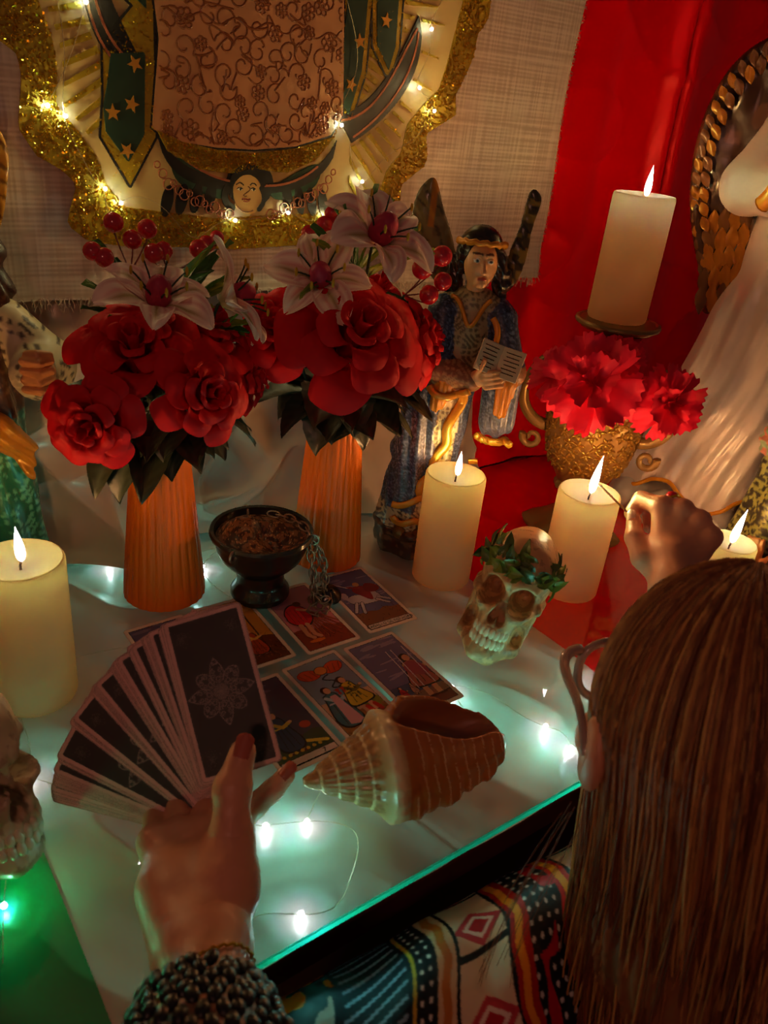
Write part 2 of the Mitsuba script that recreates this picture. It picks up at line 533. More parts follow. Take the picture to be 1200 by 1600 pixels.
P_OUT, P_IN = wavy(outer, 0.004, 1), wavy(inner, 0.003, 2)
ic = thing('gilded_picture', 'large picture with wavy gold glitter border and tan brocade robe hung on linen', 'picture')
put(ic + '__backing', sheet(P_IN.buffer(0.004), 0.9005, 0.0015), 'parchment', label='pale parchment ground')
put(ic + '__glitter_border', sheet(P_OUT.difference(P_IN), 0.8995, 0.0025), 'gold_glitter_base', label='wavy gold glitter border')


def flakes(poly, n, y, size, seed, tilt=0.6):
    g = rnd(seed)
    x0, z0, x1, z1 = poly.bounds
    p = np.column_stack([g.uniform(x0, x1, n * 3), g.uniform(z0, z1, n * 3)])
    p = p[shapely.contains_xy(poly, p[:, 0], p[:, 1])][:n]
    m = len(p)
    nrm = np.column_stack([g.normal(0, tilt, m), -np.ones(m), g.normal(0, tilt, m)])
    nrm /= np.linalg.norm(nrm, axis=1, keepdims=True)
    a = np.cross(nrm, g.normal(size=(m, 3)))
    a /= np.linalg.norm(a, axis=1, keepdims=True)
    b = np.cross(nrm, a)
    c = np.column_stack([p[:, 0], y - g.uniform(0, 0.0006, m), p[:, 1]])
    s = size * g.uniform(0.6, 1.4, (m, 1))
    v = np.stack([c + a * s, c + b * s, c - a * s, c - b * s], 1).reshape(-1, 3)
    i = np.arange(m)[:, None] * 4
    return v, np.vstack([i + [0, 1, 2], i + [0, 2, 3]])


BORD = P_OUT.difference(P_IN)
put(ic + '__glitter', flakes(BORD, 26000, 0.8988, 0.0011, 3), 'gold_foil', kind='stuff', label='sparkling gold flakes of the border')

# rays of gold between the robe and the border
rays = []
CX, CZ = 0.463, 0.64
gr = rnd(17)
for k in range(46):
    ang = math.radians(-78 + 156 * (k / 45)) if k < 46 else 0
    for sgn in (1, -1):
        d = np.array([sgn * math.cos(ang), math.sin(ang) * 1.15])
        r0, r1 = 0.150, 0.262 - 0.012 * (k % 2)
        c = np.array([CX, CZ])
        n_ = np.array([-d[1], d[0]])
        a, b = c + d * r0, c + d * r1
        rays.append(Polygon([a + n_ * 0.0042, b + n_ * 0.0008, b - n_ * 0.0008, a - n_ * 0.0042]))
INSIDE = P_IN.buffer(-0.006)
robe = Polygon([(.355, .70), (.353, .609), (.357, .576), (.347, .494), (.363, .483), (.42, .478), (.467, .478), (.52, .484), (.569, .499), (.584, .522), (.580, .58), (.575, .638), (.572, .72), (.52, .80), (.41, .80), (.36, .74)])
mantle_l = Polygon([(.309, .556), (.340, .560), (.3365, .487), (.32, .462), (.300, .488), (.299, .511), (.304, .53)]).buffer(.002)
trim_l = Polygon([(.300, .566), (.349, .62), (.352, .60), (.351, .485), (.321, .436), (.293, .482), (.298, .52)])
mantle_l2 = Polygon([(.318, .62), (.345, .60), (.343, .70), (.32, .76), (.28, .75), (.275, .70)])
trim_l2 = mantle_l2.buffer(.007)
mantle_r = Polygon([(.581, .66), (.578, .60), (.584, .532), (.592, .522), (.606, .57), (.607, .64), (.615, .70), (.66, .76), (.60, .80)])
trim_r = mantle_r.buffer(.006)
mantle_r2 = Polygon([(.618, .66), (.625, .60), (.645, .575), (.652, .60), (.650, .67)])
trim_r2 = mantle_r2.buffer(.006)
horn_l = Polygon(np.vstack([smooth_path([(.276, .665), (.283, .61), (.296, .567), (.316, .546)], 20), smooth_path([(.333, .562), (.320, .585), (.307, .612), (.298, .665)], 20)])).buffer(0)
horn_r = Polygon(np.vstack([smooth_path([(.578, .520), (.617, .540), (.655, .584), (.683, .636)], 24), smooth_path([(.690, .620), (.684, .574), (.648, .526), (.600, .492)], 24)])).buffer(0)
RAY = unary_union([r.intersection(INSIDE) for r in rays]).difference(unary_union([horn_r.buffer(.004), horn_l.buffer(.004), trim_l, robe, trim_r, sbox(.33, .35, .60, .50)]))
for g_ in RAY.geoms:
    if g_.area > 6e-5:
        put(ic + '__gold_ray', sheet(g_, 0.8990, 0.0016), 'gold_glitter_base')
put(ic + '__ray_glitter', flakes(RAY, 3600, 0.8984, 0.0010, 5), 'gold_foil', kind='stuff')

put(ic + '__moon_horn', sheet(horn_l, 0.8985, 0.002), 'ink_dark', label='dark curved horn with copper outlines at the left')
put(ic + '__moon_horn', sheet(horn_r, 0.8985, 0.002), 'ink_dark', label='dark curved horn with copper outlines at the right')
lines = [rib([(.583, .516), (.62, .532), (.655, .575), (.682, .622)], .0014), rib([(.602, .499), (.640, .528), (.676, .578), (.685, .618)], .0013),
         rib([(.288, .66), (.294, .607), (.306, .574), (.322, .556)], .0013), rib([(.279, .65), (.287, .60), (.299, .566), (.314, .549)], .0012)]
for l_ in lines:
    put(ic + '__horn_outline', sheet(l_, 0.8978, 0.0012), 'copper_line')
TRIM = unary_union([trim_l, trim_l2, trim_r, trim_r2])
for l_ in getattr(TRIM, 'geoms', [TRIM]):
    put(ic + '__mantle_trim', sheet(l_, 0.8986, 0.002), 'gold_glitter_base')
put(ic + '__mantle_glitter', flakes(TRIM.difference(unary_union([mantle_l, mantle_l2, mantle_r, mantle_r2])), 3200, 0.8979, 0.0009, 6), 'gold_foil', kind='stuff')
for m_ in (mantle_l, mantle_l2, mantle_r, mantle_r2):
    put(ic + '__mantle', sheet(m_, 0.8976, 0.002), 'mantle_green')
for l_ in [*getattr(TRIM.buffer(.0022).difference(TRIM), 'geoms', [TRIM.buffer(.0022).difference(TRIM)]), robe.buffer(.002).difference(robe)]:
    put(ic + '__mantle_outline', sheet(l_, 0.8982, 0.0016), 'ink_dark')


def star(c, r, a0=0.3, n=5):
    return Polygon([(c[0] + (r if k % 2 == 0 else r * 0.42) * math.cos(a0 + k * PI / n), c[1] + (r if k % 2 == 0 else r * 0.42) * math.sin(a0 + k * PI / n)) for k in range(2 * n)])


for k, c in enumerate([(.306, .505), (.326, .514), (.319, .470), (.331, .551), (.60, .60), (.635, .625), (.592, .555)]):
    put(ic + '__star', sheet(star(c, .0085, 0.3 + k), 0.8966, 0.0016), 'star_gold')
put(ic + '__robe', sheet(robe, 0.8978, 0.0025), 'brocade', label='tan brocade robe')
gq = rnd(23)
relief = []


def flower(c, r):
    out = []
    for k in range(6):
        a = k * PI / 3 + c[0] * 90
        q = np.array([c[0] + r * math.cos(a), c[1] + r * math.sin(a)])
        t = np.linspace(0, 2 * PI, 11)
        out.append(np.column_stack([q[0] + r * .5 * np.cos(t), q[1] + r * .5 * np.sin(t)]))
    t = np.linspace(0, 2 * PI, 9)
    out.append(np.column_stack([c[0] + r * .4 * np.cos(t), c[1] + r * .4 * np.sin(t)]))
    return out


curves = []
cells = [(x, z) for x in np.arange(.362, .578, .0215) for z in np.arange(.492, .78, .0215)]
for (x, z) in cells:
    c = np.array([x, z]) + gq.normal(0, .004, 2)
    if gq.random() < .33:
        curves += flower(c, gq.uniform(.004, .007))
    else:
        a0, s = gq.uniform(0, 2 * PI), gq.choice([-1, 1])
        t = np.linspace(0, 1, 16)
        r = .0125 * (1 - .75 * t)
        curves.append(np.column_stack([c[0] + r * np.cos(a0 + s * 6.5 * t), c[1] + r * np.sin(a0 + s * 6.5 * t)]))
        e = c + .0125 * np.array([math.cos(a0), math.sin(a0)])
        curves.append(smooth_path([e, e + gq.normal(0, .006, 2), e + gq.normal(0, .011, 2)], 8))
for zz in (.486, .60, .70):
    t = np.linspace(.36, .575, 60)
    curves.append(np.column_stack([t, zz + .004 * np.sin(t * 160)]))
RB = robe.buffer(-.003)
for cv in curves:
    l = LineString(cv).intersection(RB)
    for g_ in getattr(l, 'geoms', [l]):
        if g_.geom_type == 'LineString' and g_.length > .003:
            q = np.array(g_.coords)
            relief.append(tube(np.column_stack([q[:, 0], np.full(len(q), .8977), q[:, 1]]), .0011, 5))
put(ic + '__brocade_relief', join(relief), 'relief_brown', True, kind='stuff', label='raised brown scrollwork on the robe')

# folded hem under the robe and the small figure at the foot (a plain cherub between dark wings)
HEM = Polygon([(.352, .492), (.363, .472), (.40, .455), (.44, .452), (.468, .458), (.51, .455), (.548, .470), (.575, .498), (.52, .482), (.467, .474), (.42, .476), (.38, .482)])
put(ic + '__hem', sheet(HEM, 0.8972, 0.0025), 'gold_glitter_base')
put(ic + '__hem_glitter', flakes(HEM, 2200, 0.8967, 0.0009, 8), 'gold_foil', kind='stuff')
DK = Polygon(np.vstack([smooth_path([(.352, .490), (.385, .458), (.44, .444), (.50, .444), (.55, .462), (.578, .494)], 30), smooth_path([(.574, .474), (.545, .446), (.49, .432), (.43, .434), (.38, .446), (.358, .470)], 30)])).buffer(0)
put(ic + '__dark_sash', sheet(DK, 0.8982, 0.0018), 'ink_dark')
for l_ in (rib([(.362, .478), (.39, .460), (.43, .445), (.452, .443)], .0013), rib([(.48, .440), (.52, .446), (.552, .463)], .0013)):
    put(ic + '__sash_line', sheet(l_, 0.8974, .0012), 'copper_line')
for s in (-1, 1):
    w = [(.463 + s * .022, .440), (.463 + s * .06, .455), (.463 + s * .095, .462), (.463 + s * .09, .444), (.463 + s * .066, .432), (.463 + s * .035, .425)]
    put(ic + '__wing', sheet(Polygon(smooth_path(w + [w[0]], 40)).buffer(0), 0.8985, 0.0015), 'print_green')
    for k in range(4):
        c = np.array([.463 + s * (.050 + .017 * k), .427 - .002 * k])
        put(ic + '__wing_feather', sheet(affinity.rotate(affinity.scale(Point(c).buffer(1), .0065, .017), s * 14), 0.8983, 0.0014), 'ink_dark')
HD = affinity.rotate(affinity.scale(Point(.460, .4325).buffer(1), .0190, .0245), 8)
put(ic + '__cherub_hair', sheet(affinity.scale(Point(.463, .441).buffer(1), .030, .026).union(rib([(.436, .44), (.431, .425), (.440, .415)], .004)), 0.8979, 0.0016), 'ink_dark')
put(ic + '__cherub_face', sheet(HD, 0.8972, 0.0016), 'print_skin')
ft = Print()
for s, w in ((-1, .0034), (1, .0028)):
    ex = .4575 + s * .0085
    ft.add(affinity.scale(Point(ex, .4355).buffer(1), w, .0014), '#efe0c0').add(affinity.scale(Point(ex + .0008, .4355).buffer(1), .0013, .0014), '#201410')
    ft.add(rib([(ex - w, .4362), (ex, .4374), (ex + w, .4360)], .0005), '#201410')
    ft.add(rib([(ex - w - .001, .4405), (ex, .4424), (ex + w + .001, .4402)], .0007), '#3a2010')
ft.add(rib([(.4595, .4385), (.4555, .4305), (.4540, .4292), (.4575, .4282)], .0006), '#6a3818').add(rib([(.452, .4245), (.4555, .4252), (.458, .4246), (.462, .4250)], .0009), '#6a2418').add(rib([(.454, .4228), (.458, .4222), (.461, .4230)], .0007), '#a85838')
ft.add(rib([(.446, .4165), (.455, .4110), (.466, .4125)], .0006), '#6a3818')
ft.add(Polygon(np.vstack([smooth_path([(.440, .436), (.4475, .4475), (.459, .4515), (.470, .4475), (.4765, .437)], 20), smooth_path([(.482, .440), (.478, .456), (.462, .463), (.444, .457), (.436, .441)], 20)])).buffer(0), '#15110f')
ft.add(rib([(.4765, .437), (.480, .424), (.474, .414)], .0028), '#15110f')
v_, f_, c_ = ft.mesh()
put(ic + '__face_print', (np.column_stack([v_[:, 0], .8970 - v_[:, 2], v_[:, 1]]), f_), VCM, color=c_)
for s in (-1, 1):
    beads = []
    for k in range(15):
        t = k / 14
        q = np.array([.463 + s * (.112 - .085 * t), .897, .458 - .052 * t ** .6 + .003 * math.sin(k * 2.4)])
        a = np.linspace(0, 2 * PI, 12)
        rr = .0034 + .0012 * (k % 3)
        beads.append(tube(np.column_stack([q[0] + rr * np.cos(a), q[1] + 0 * a, q[2] + rr * np.sin(a)]), .0008, 5))
    put(ic + '__gold_cord', join(beads), 'copper_line', True, label='looped gold cord along the foot of the robe')

# ---------------------------------------------------------------- fairy lights
mat('copper_wire', '#c9b089', 0.3, 0.5, metallic=0.8)


def bulb(key, p, col, power=1.0, r=0.0021, weight=1.0):
    k = num(key + '__bulb')
    scene[k] = {'type': 'sphere', 'center': [float(c) for c in p], 'radius': r, 'emitter': {'type': 'area', 'radiance': {'type': 'rgb', 'value': [BULB * power * c for c in col]}, 'sampling_weight': weight}}



fl = thing('fairy_light_string', 'string of tiny warm white fairy lights on fine wire across the gold picture', 'string lights')
WARM = (1.0, 0.90, 0.42)
wb = [(.241, .507), (.257, .499), (.284, .598), (.292, .433), (.308, .419), (.441, .402), (.511, .411), (.579, .511), (.615, .449), (.69, .56), (.718, .536), (.699, .624), (.566, .408)]
yb = .8915
for k, (x, z) in enumerate(wb):
    bulb(fl, np.array([x, yb, z]), WARM, 1.0)
for run in ([(.262, .72), (.258, .60), (.26, .54), (.257, .499), (.262, .48), (.275, .455), (.283, .44), (.292, .433)], [(.292, .433), (.30, .41), (.308, .419), (.33, .425), (.36, .41), (.394, .383), (.42, .398), (.441, .402), (.48, .406), (.511, .411), (.54, .402), (.566, .408), (.60, .43), (.615, .449)],
            [(.579, .72), (.585, .62), (.592, .56), (.579, .511), (.588, .50), (.60, .47), (.615, .449), (.64, .47), (.67, .49), (.70, .51), (.718, .536), (.705, .55), (.69, .56), (.70, .60), (.699, .624), (.715, .66), (.70, .72)],
            [(.284, .72), (.284, .598), (.27, .56), (.241, .507)]):
    p = smooth_path([(x, yb + .0022 + .0012 * math.sin(9 * i), z) for i, (x, z) in enumerate(run)], 14 * len(run))
    put(fl + '__wire', tube(p, .00035, 4), 'copper_wire')

ft = thing('fairy_light_string', 'cool white fairy lights on fine wire lying on the white cloth under the glass', 'string lights')
COOL = (0.22, 1.0, 0.84)
tb = [(.262, .868), (.362, .809), (.49, .862), (.271, .398), (.223, .326), (.495, .472), (.48, .433), (.542, .378), (.542, .343), (.088, .562), (.239, .412), (.642, .395)]
for x, y in tb:
    bulb(ft, np.array([x, y, -.0035]), COOL, 1.9, 0.0023, 2.0)
bulb(ft, np.array([.041, .445, -.0035]), (0.10, 1.0, 0.40), 2.5, 0.0023, 2.0)
for run in ([(.10, .62), (.088, .562), (.06, .50), (.041, .445), (.03, .40)], [(.088, .562), (.14, .50), (.20, .44), (.239, .412), (.271, .398), (.30, .37), (.275, .335), (.245, .318), (.223, .326), (.20, .34), (.17, .33)],
            [(.271, .398), (.35, .44), (.43, .43), (.48, .433), (.495, .472), (.52, .45), (.53, .41), (.542, .378), (.55, .36), (.542, .343), (.58, .36), (.642, .395), (.70, .40)],
            [(.10, .62), (.20, .70), (.38, .66), (.362, .809), (.49, .862), (.30, .85), (.262, .868), (.20, .88)]):
    p = smooth_path([(x, y, -.0038 + .0006 * math.sin(7 * i)) for i, (x, y) in enumerate(run)], 14 * len(run))
    put(ft + '__wire', tube(p, .0003, 4), 'copper_wire')
# ---------------------------------------------------------------- candles: hollow walls of translucent wax that the flame shines into
thin('wax', '#ffd9a8', 1.5, 0.25)
mat('wick_black', '#171210', 0.8)
scene_flame = {}


def flame_mesh(h=0.036, r=0.0048, lean=(0, 0)):
    z = np.linspace(0, 1, 14)
    rr = r * np.sin(PI * z ** 0.62) ** 0.85 * (1 - 0.25 * z)
    rr[0] = rr[-1] = 0.0002
    v, f = lathe(np.column_stack([rr, h * z]), 10)
    zz = v[:, 2] / h
    v = v + np.column_stack([lean[0] * zz ** 1.5, lean[1] * zz ** 1.5, 0 * zz])
    return v, f


def candle(x, y, z, r, h, label, flame_h=0.036, lean=(0, 0), power=1.0, seed=0, group=None):
    c = thing('pillar_candle', label, 'candle', group)
    g = rnd(seed)

    def bumpy(a, rr, zz):
        q = np.stack([np.cos(a) * 2.2, np.sin(a) * 2.2, zz * 20], -1)
        return rr * (1 + 0.010 * (meshkit.noise(q, seed) - 0.5))
    prof = [(r * 0.96, 0.0004), (r * 0.995, 0.003)] + [(r, zz) for zz in np.linspace(0.006, h - 0.006, 22)]
    prof += [(r * 0.995, h - 0.003), (r * 0.965, h - 0.0005), (r * 0.93, h), (r * 0.88, h - 0.0015), (r * 0.74, h - 0.0055), (r * 0.5, h - 0.0095), (r * 0.25, h - 0.0112), (0.0012, h - 0.0115)]
    v, f = lathe([(0.0008, 0.0004)] + prof, 64, bumpy)
    put(c + '__wax', (v + [x, y, z], f), 'wax', 40)
    wz = z + h - 0.0115
    w = smooth_path([[x, y, wz], [x + 0.0005, y, wz + 0.006], [x + 0.0022, y - 0.001, wz + 0.012]], 6)
    put(c + '__wick', tube(w, 0.0011, 6), 'wick_black')
    fl = mikit.ply(xf(flame_mesh(flame_h, 0.0048 * (flame_h / 0.036) ** 0.5, lean), t=(x + 0.0016, y - 0.0008, wz + 0.0085)), smooth=True,
                   emitter={'type': 'area', 'radiance': {'type': 'rgb', 'value': [FLAME * power, FLAME * power * 0.52, FLAME * power * 0.20]}, 'sampling_weight': 4.0})
    put(c + '__flame', fl, None, label='bright burning flame')
    return c


candle(0.122, 0.664, 0.0, 0.0385, 0.1525, 'large lit white pillar candle at the left edge beside the orange vase', 0.036, (-0.002, 0), 1.0, 1)
candle(0.621, 0.648, 0.0, 0.0375, 0.1490, 'lit white pillar candle standing in front of the blue robed angel', 0.032, (0.001, 0), 0.9, 2)
candle(0.756, 0.549, 0.0, 0.0385, 0.1420, 'white pillar candle just being lit with a match, on the red cloth beside the skull', 0.050, (0.007, 0.0), 1.15, 3)
candle(0.885, 0.668, 0.317, 0.0385, 0.1550, 'tall standing lit white pillar candle on top of the ornate urn', 0.036, (0.001, 0), 2.5, 4)
candle(0.905, 0.432, 0.0, 0.0330, 0.0950, 'short lit candle half hidden behind the hand and the dark hair at the right', 0.045, (0.012, 0.0), 1.0, 5)
# ---------------------------------------------------------------- orange vases
mat('orange_glaze', '#f26a08', 0.45, 0.3)


def pleat(a, r, z):
    k = 26
    return r * (1 + 0.035 * (np.abs(np.sin(a * k / 2)) ** 0.7 - 0.6) * sst(-0.02, 0.02, z))


def vase(x, y, h, label, rt=0.0300, rb=0.0465):
    zs = np.linspace(0, 1, 26)
    out = [(rb * 0.9, 0.0)] + [(rb + (rt - rb) * t ** 1.05, 0.003 + (h - 0.006) * t) for t in zs] + [(rt * 0.97, h), (rt * 0.9, h - 0.001), (rt * 0.86, h - 0.03), (0.001, h - 0.06)]
    v = thing('fluted_vase', label, 'vase')
    put(v + '__body', xf(lathe([(0.001, 0.0)] + out, 208, pleat), t=(x, y, 0.0004)), 'orange_glaze', 50)
    return v


VA, VB = (0.296, 0.772), (0.512, 0.757)
vase(*VA, 0.196, 'orange fluted ceramic vase on the left, holding red roses, beside the large candle')
vase(*VB, 0.200, 'orange fluted ceramic vase behind the black incense burner, further from the large candle', 0.0315, 0.0455)

# ---------------------------------------------------------------- silk flowers
mat('rose_cloth', 'vertex', 0.65, 0.25, sheen=0.5, sheen_tint=1.0)
mat('lily_cloth', 'vertex', 0.5, 0.35)
mat('leaf_cloth', 'vertex', 0.38, 0.45)
mat('stem_green', '#1f2c14', 0.55, 0.35)
mat('berry_red', '#b3061a', 0.12, 0.6, clearcoat=0.8, clearcoat_gloss=0.9)


def petal_rose(phi, span, r0, r1, hb, ht, lip, seed):
    g = rnd(seed)
    ph = g.uniform(0, 6)

    def fn(u, v):
        s = 2 * v - 1
        w = np.sin(PI * np.clip(0.16 + 0.62 * u, 0, 1)) ** 0.7
        a = phi + s * span * w
        cut = 1 - 0.16 * np.abs(s) ** 2.5 + 0.05 * np.sin(3 * s + ph)
        uu = u * cut
        r = r0 + (r1 - r0) * uu ** 0.8 + lip * sst(0.62, 1.0, uu) ** 1.4 - 0.10 * r1 * np.abs(s) ** 3 * u
        z = hb + (ht - hb) * np.sin(uu * PI * 0.5) - lip * 0.75 * sst(0.80, 1.0, uu) + 0.0015 * np.sin(5 * s + ph) * u
        return np.stack([r * np.cos(a), r * np.sin(a), z], -1)
    return grid(fn, 14, 17)


def stem_to(key, top, base, bend, r=0.0016):
    p = smooth_path([top, np.asarray(top) * 0.45 + np.asarray(base) * 0.55 + bend, base], 14)
    put(key + '__stem', tube(p, r, 6), 'stem_green')


def rose(c, axis, s, opening, label, seed, vase_at, up=(0, 0, 1)):
    """s: radius of the head; opening 0 = tight bud, 1 = fully open"""
    k = thing('silk_rose', label, 'flower', None)
    R = rot(unit(axis), seed * 47) @ frame(axis)
    g = rnd(seed)
    rings = [(3, 0.10, 0.16, 1.25, 0.95), (4, 0.14, 0.34, 0.95, 0.88), (4, 0.22, 0.58, 0.80, 0.82), (5, 0.30, 0.82, 0.66, 0.68), (5, 0.34, 1.02, 0.64, 0.50)]
    if opening < 0.3:
        rings = rings[:4]
    for ri, (n, r0, r1, span, ht) in enumerate(rings):
        for i in range(n):
            op = 0.55 + 0.5 * opening
            lip = s * (0.03 + 0.11 * ri * op)
            m = petal_rose(2 * PI * i / n + ri * 0.7 + g.normal(0, 0.1), span * 1.15, s * r0 * 0.5, s * r1 * op * (1 if ri else 1), -0.55 * s, s * (ht * (1.15 - 0.35 * opening * ri / 4)) * g.uniform(0.94, 1.05) - 0.1 * s, lip, seed * 31 + ri * 7 + i)
            v, f = xf(m, R, c)
            t = np.tile(np.repeat(np.linspace(0, 1, 14), 17), 1)
            col = paint(v, '#c4040f', (meshkit.noise(v * 260, seed) * 0.25, '#d2101c'))
            put(k + '__petal', (v, f), 'rose_cloth', True, color=col)
    for i in range(5):                                   # green sepals under the head
        a = i * 2 * PI / 5 + seed
        d = np.array([math.cos(a), math.sin(a), -0.35])
        put(k + '__sepal', leaf_mesh(c - R[:, 2] * s * 0.55, R @ d, R[:, 2], s * 0.8, s * 0.22, 0.6, seed + i, 7), 'leaf_cloth', True, color=paint(np.zeros((7 * 7, 3)), '#23301a'))
    stem_to(k, c - R[:, 2] * s * 0.5, np.array([vase_at[0] + 0.012 * math.cos(seed), vase_at[1] + 0.012 * math.sin(seed), 0.145]), np.array([0, 0, 0.01]))
    return k


def leaf_mesh(base, d, up, L, W, curl, seed, n=11, serr=0.0, fold=0.35):
    d = unit(d)
    side = unit(np.cross(d, up))
    nn = np.cross(side, d)
    g = rnd(seed)
    ph = g.uniform(0, 6)

    def fn(u, v):
        s = 2 * v - 1
        w = W * np.sin(PI * np.clip(u, 0.015, 0.995)) ** 0.8 * (1.12 - 0.45 * u) * (1 + serr * np.sin(u * 40))
        a = curl * u
        along = L * (np.sin(a) / curl if abs(curl) > 1e-3 else u)
        drop = -L * ((1 - np.cos(a)) / curl if abs(curl) > 1e-3 else 0 * u)
        lift = fold * np.abs(s) * w + 0.05 * L * np.sin(6 * u + ph + 2 * s) * np.abs(s)
        return np.asarray(base) + along[..., None] * d + (drop + lift)[..., None] * nn + (s * w)[..., None] * side
    return grid(fn, n, 7)


def leaf(key, base, tip, W, seed, dark='#1c2415', lite='#39432a', serr=0.05, curl=0.8, up=(0, 0, 1), part='leaf'):
    base, tip = np.asarray(base, float), np.asarray(tip, float)
    v, f = leaf_mesh(base, tip - base, up, np.linalg.norm(tip - base) * 1.08, W, curl, seed, 15, serr)
    s = np.tile(np.linspace(-1, 1, 7), 15)
    u = np.repeat(np.linspace(0, 1, 15), 7)
    vein = (np.abs(s) < 0.2) * 0.8 + (np.sin(u * 44 + np.abs(s) * 6) > 0.75) * 0.35
    put(key + '__' + part, (v, f), 'leaf_cloth', True, color=paint(v, dark, (vein, lite), (meshkit.noise(v * 90, seed) * 0.4, lite)))


ROSES = [((.209, .700, .260), (-.55, -.75, .05), .043, .45, 'red silk rose low at the left of the left vase, facing forward', VA, 3),
         ((.299, .685, .278), (.10, -.9, .32), .050, .30, 'large half closed red silk rose at the front of the left vase', VA, 4),
         ((.262, .735, .303), (-.30, -.55, .75), .048, .8, 'dark open red silk rose behind the others at the top of the left vase', VA, 5),
         ((.383, .765, .258), (.75, -.5, .15), .038, .4, 'red silk rose at the right side of the left vase, half hidden by leaves', VA, 6),
         ((.345, .770, .300), (.25, -.3, .85), .044, .7, 'dark red silk rose under the lily at the upper right of the left vase', VA, 7),
         ((.472, .680, .318), (-.12, -.72, .68), .056, 1.0, 'wide open red silk rose at the front of the right vase', VB, 8),
         ((.427, .740, .312), (-.7, -.5, .45), .044, .6, 'dark red silk rose at the left of the right vase', VB, 9),
         ((.578, .712, .298), (.55, -.65, .35), .042, .8, 'red silk rose at the right of the right vase, next to the blue angel', VB, 10),
         ((.545, .755, .330), (.2, -.35, .9), .042, .7, 'dark red silk rose behind the tall lily of the right vase', VB, 11)]
for c, ax, s, op, lb, va, sd in ROSES:
    rose(np.array(c), np.array(ax), s, op, lb, sd, va)


def petal_lily(L, W, curl, seed):
    def fn(u, v):
        s = 2 * v - 1
        w = W * np.sin(PI * np.clip(0.07 + 0.93 * u, 0, 0.992)) ** 0.65 * (0.75 + 0.5 * u - 0.25 * u ** 2)
        a0 = 1.15
        a = a0 - curl * u ** 1.2
        du = 1.0 / (u.shape[0] - 1)
        r = np.cumsum(np.cos(a), 0) * du * L
        z = np.cumsum(np.sin(a), 0) * du * L
        lift = -0.30 * w * (1 - s ** 2) + 0.0016 * np.sin(9 * u + 4 * s + seed)
        nx, nz = -np.sin(a), np.cos(a)
        return np.stack([r + nx * lift, s * w, z + nz * lift], -1)
    return grid(fn, 18, 13)


def lily(c, axis, L, curl, label, seed, vase_at, turn=0.0):
    k = thing('silk_lily', label, 'flower')
    R = frame(axis) @ rot([0, 0, 1], turn)
    g = rnd(seed)
    u = np.repeat(np.linspace(0, 1, 18), 13)
    s = np.tile(np.linspace(-1, 1, 13), 18)
    for i in range(6):
        Rz = rot([0, 0, 1], 60 * i + g.normal(0, 4))
        l_ = L * (1.0 if i % 2 else 0.93)
        m = petal_lily(l_, L * (0.31 if i % 2 else 0.24), curl * g.uniform(0.85, 1.2), seed + i)
        v, f = xf(m, R @ Rz, c)
        stripe = (np.sin(s * 15 + 1.5 * np.sin(u * 3)) > 0.35) * (np.abs(s) < 0.85) * sst(0.05, 0.25, u) * sst(0.95, 0.6, u)
        col = paint(v, '#f8dfc4', (sst(0.92, 0.1, np.abs(s)) * sst(1.0, 0.45, u) * 0.28, '#e09a80'), (stripe * 0.5, '#cc5a5a'), (sst(0.30, 0.0, np.abs(s)) * sst(0.95, 0.55, u) * 0.75, '#8d8a2c'), (sst(0.3, 0.0, u) * 0.8, '#6d7a28'))
        put(k + '__petal', (v, f), 'lily_cloth', True, color=col)
    for i in range(7):
        a = i * 2 * PI / 7
        d = R @ np.array([0.45 * math.cos(a), 0.45 * math.sin(a), 1.0])
        p = smooth_path([c, c + d * L * 0.32, c + d * L * 0.58 + R @ np.array([math.cos(a), math.sin(a), 0]) * L * 0.10], 8)
        put(k + '__stamen', tube(p, np.linspace(.0012, .0008, 8), 5), 'stem_green')
        v, f = ball(p[-1], 1, 1)
        put(k + '__anther', ((v - p[-1]) * [.0016, .0016, .0045] + p[-1], f), 'anther')
    b = c + R[:, 2] * L * 0.30
    v, f = ball(np.zeros(3), 1, 2)
    put(k + '__centre', xf((v * [L * .17, L * .17, L * .26], f), R, b), 'lily_centre', True, label='pink bud in the middle')
    stem_to(k, c, np.array([vase_at[0] + 0.008, vase_at[1] + 0.006, 0.145]), np.array([0, 0, 0.01]))
    return k


mat('anther', '#b98a1a', 0.6, 0.3)
mat('lily_centre', '#a82a44', 0.5, 0.3)
lily(np.array([.283, .735, .346]), (-.05, -.42, .9), .072, 1.9, 'cream and pink silk lily lying open on top of the left vase, nearest the berries', 1, VA, 10)
lily(np.array([.352, .748, .345]), (.85, -.35, .45), .074, 1.9, 'pale pink silk lily leaning right out of the left vase', 2, VA, 40)
lily(np.array([.505, .705, .408]), (.05, -.62, .78), .082, 2.1, 'tall pink striped silk lily standing highest over the right vase', 3, VB, 15)
lily(np.array([.452, .715, .368]), (-.45, -.6, .66), .068, 2.0, 'smaller pink striped silk lily on the left of the right vase', 4, VB, 0)


def sprig(label, node, berries, vase_at, seed):
    k = thing('berry_sprig', label, 'berries')
    node = np.array(node)
    for i, (b, r) in enumerate(berries):
        b = np.array(b)
        put(k + '__berry', ball(b, r, 2), 'berry_red', True)
        p = smooth_path([b - [0, 0, r * .9], b * .5 + node * .5 + [0, 0, -.006], node], 8)
        put(k + '__twig', tube(p, .0008, 5), 'twig_red')
    stem_to(k, node, np.array([vase_at[0] - 0.006, vase_at[1] + 0.012, 0.145]), np.array([0, .005, 0.01]), .0013)
    return k


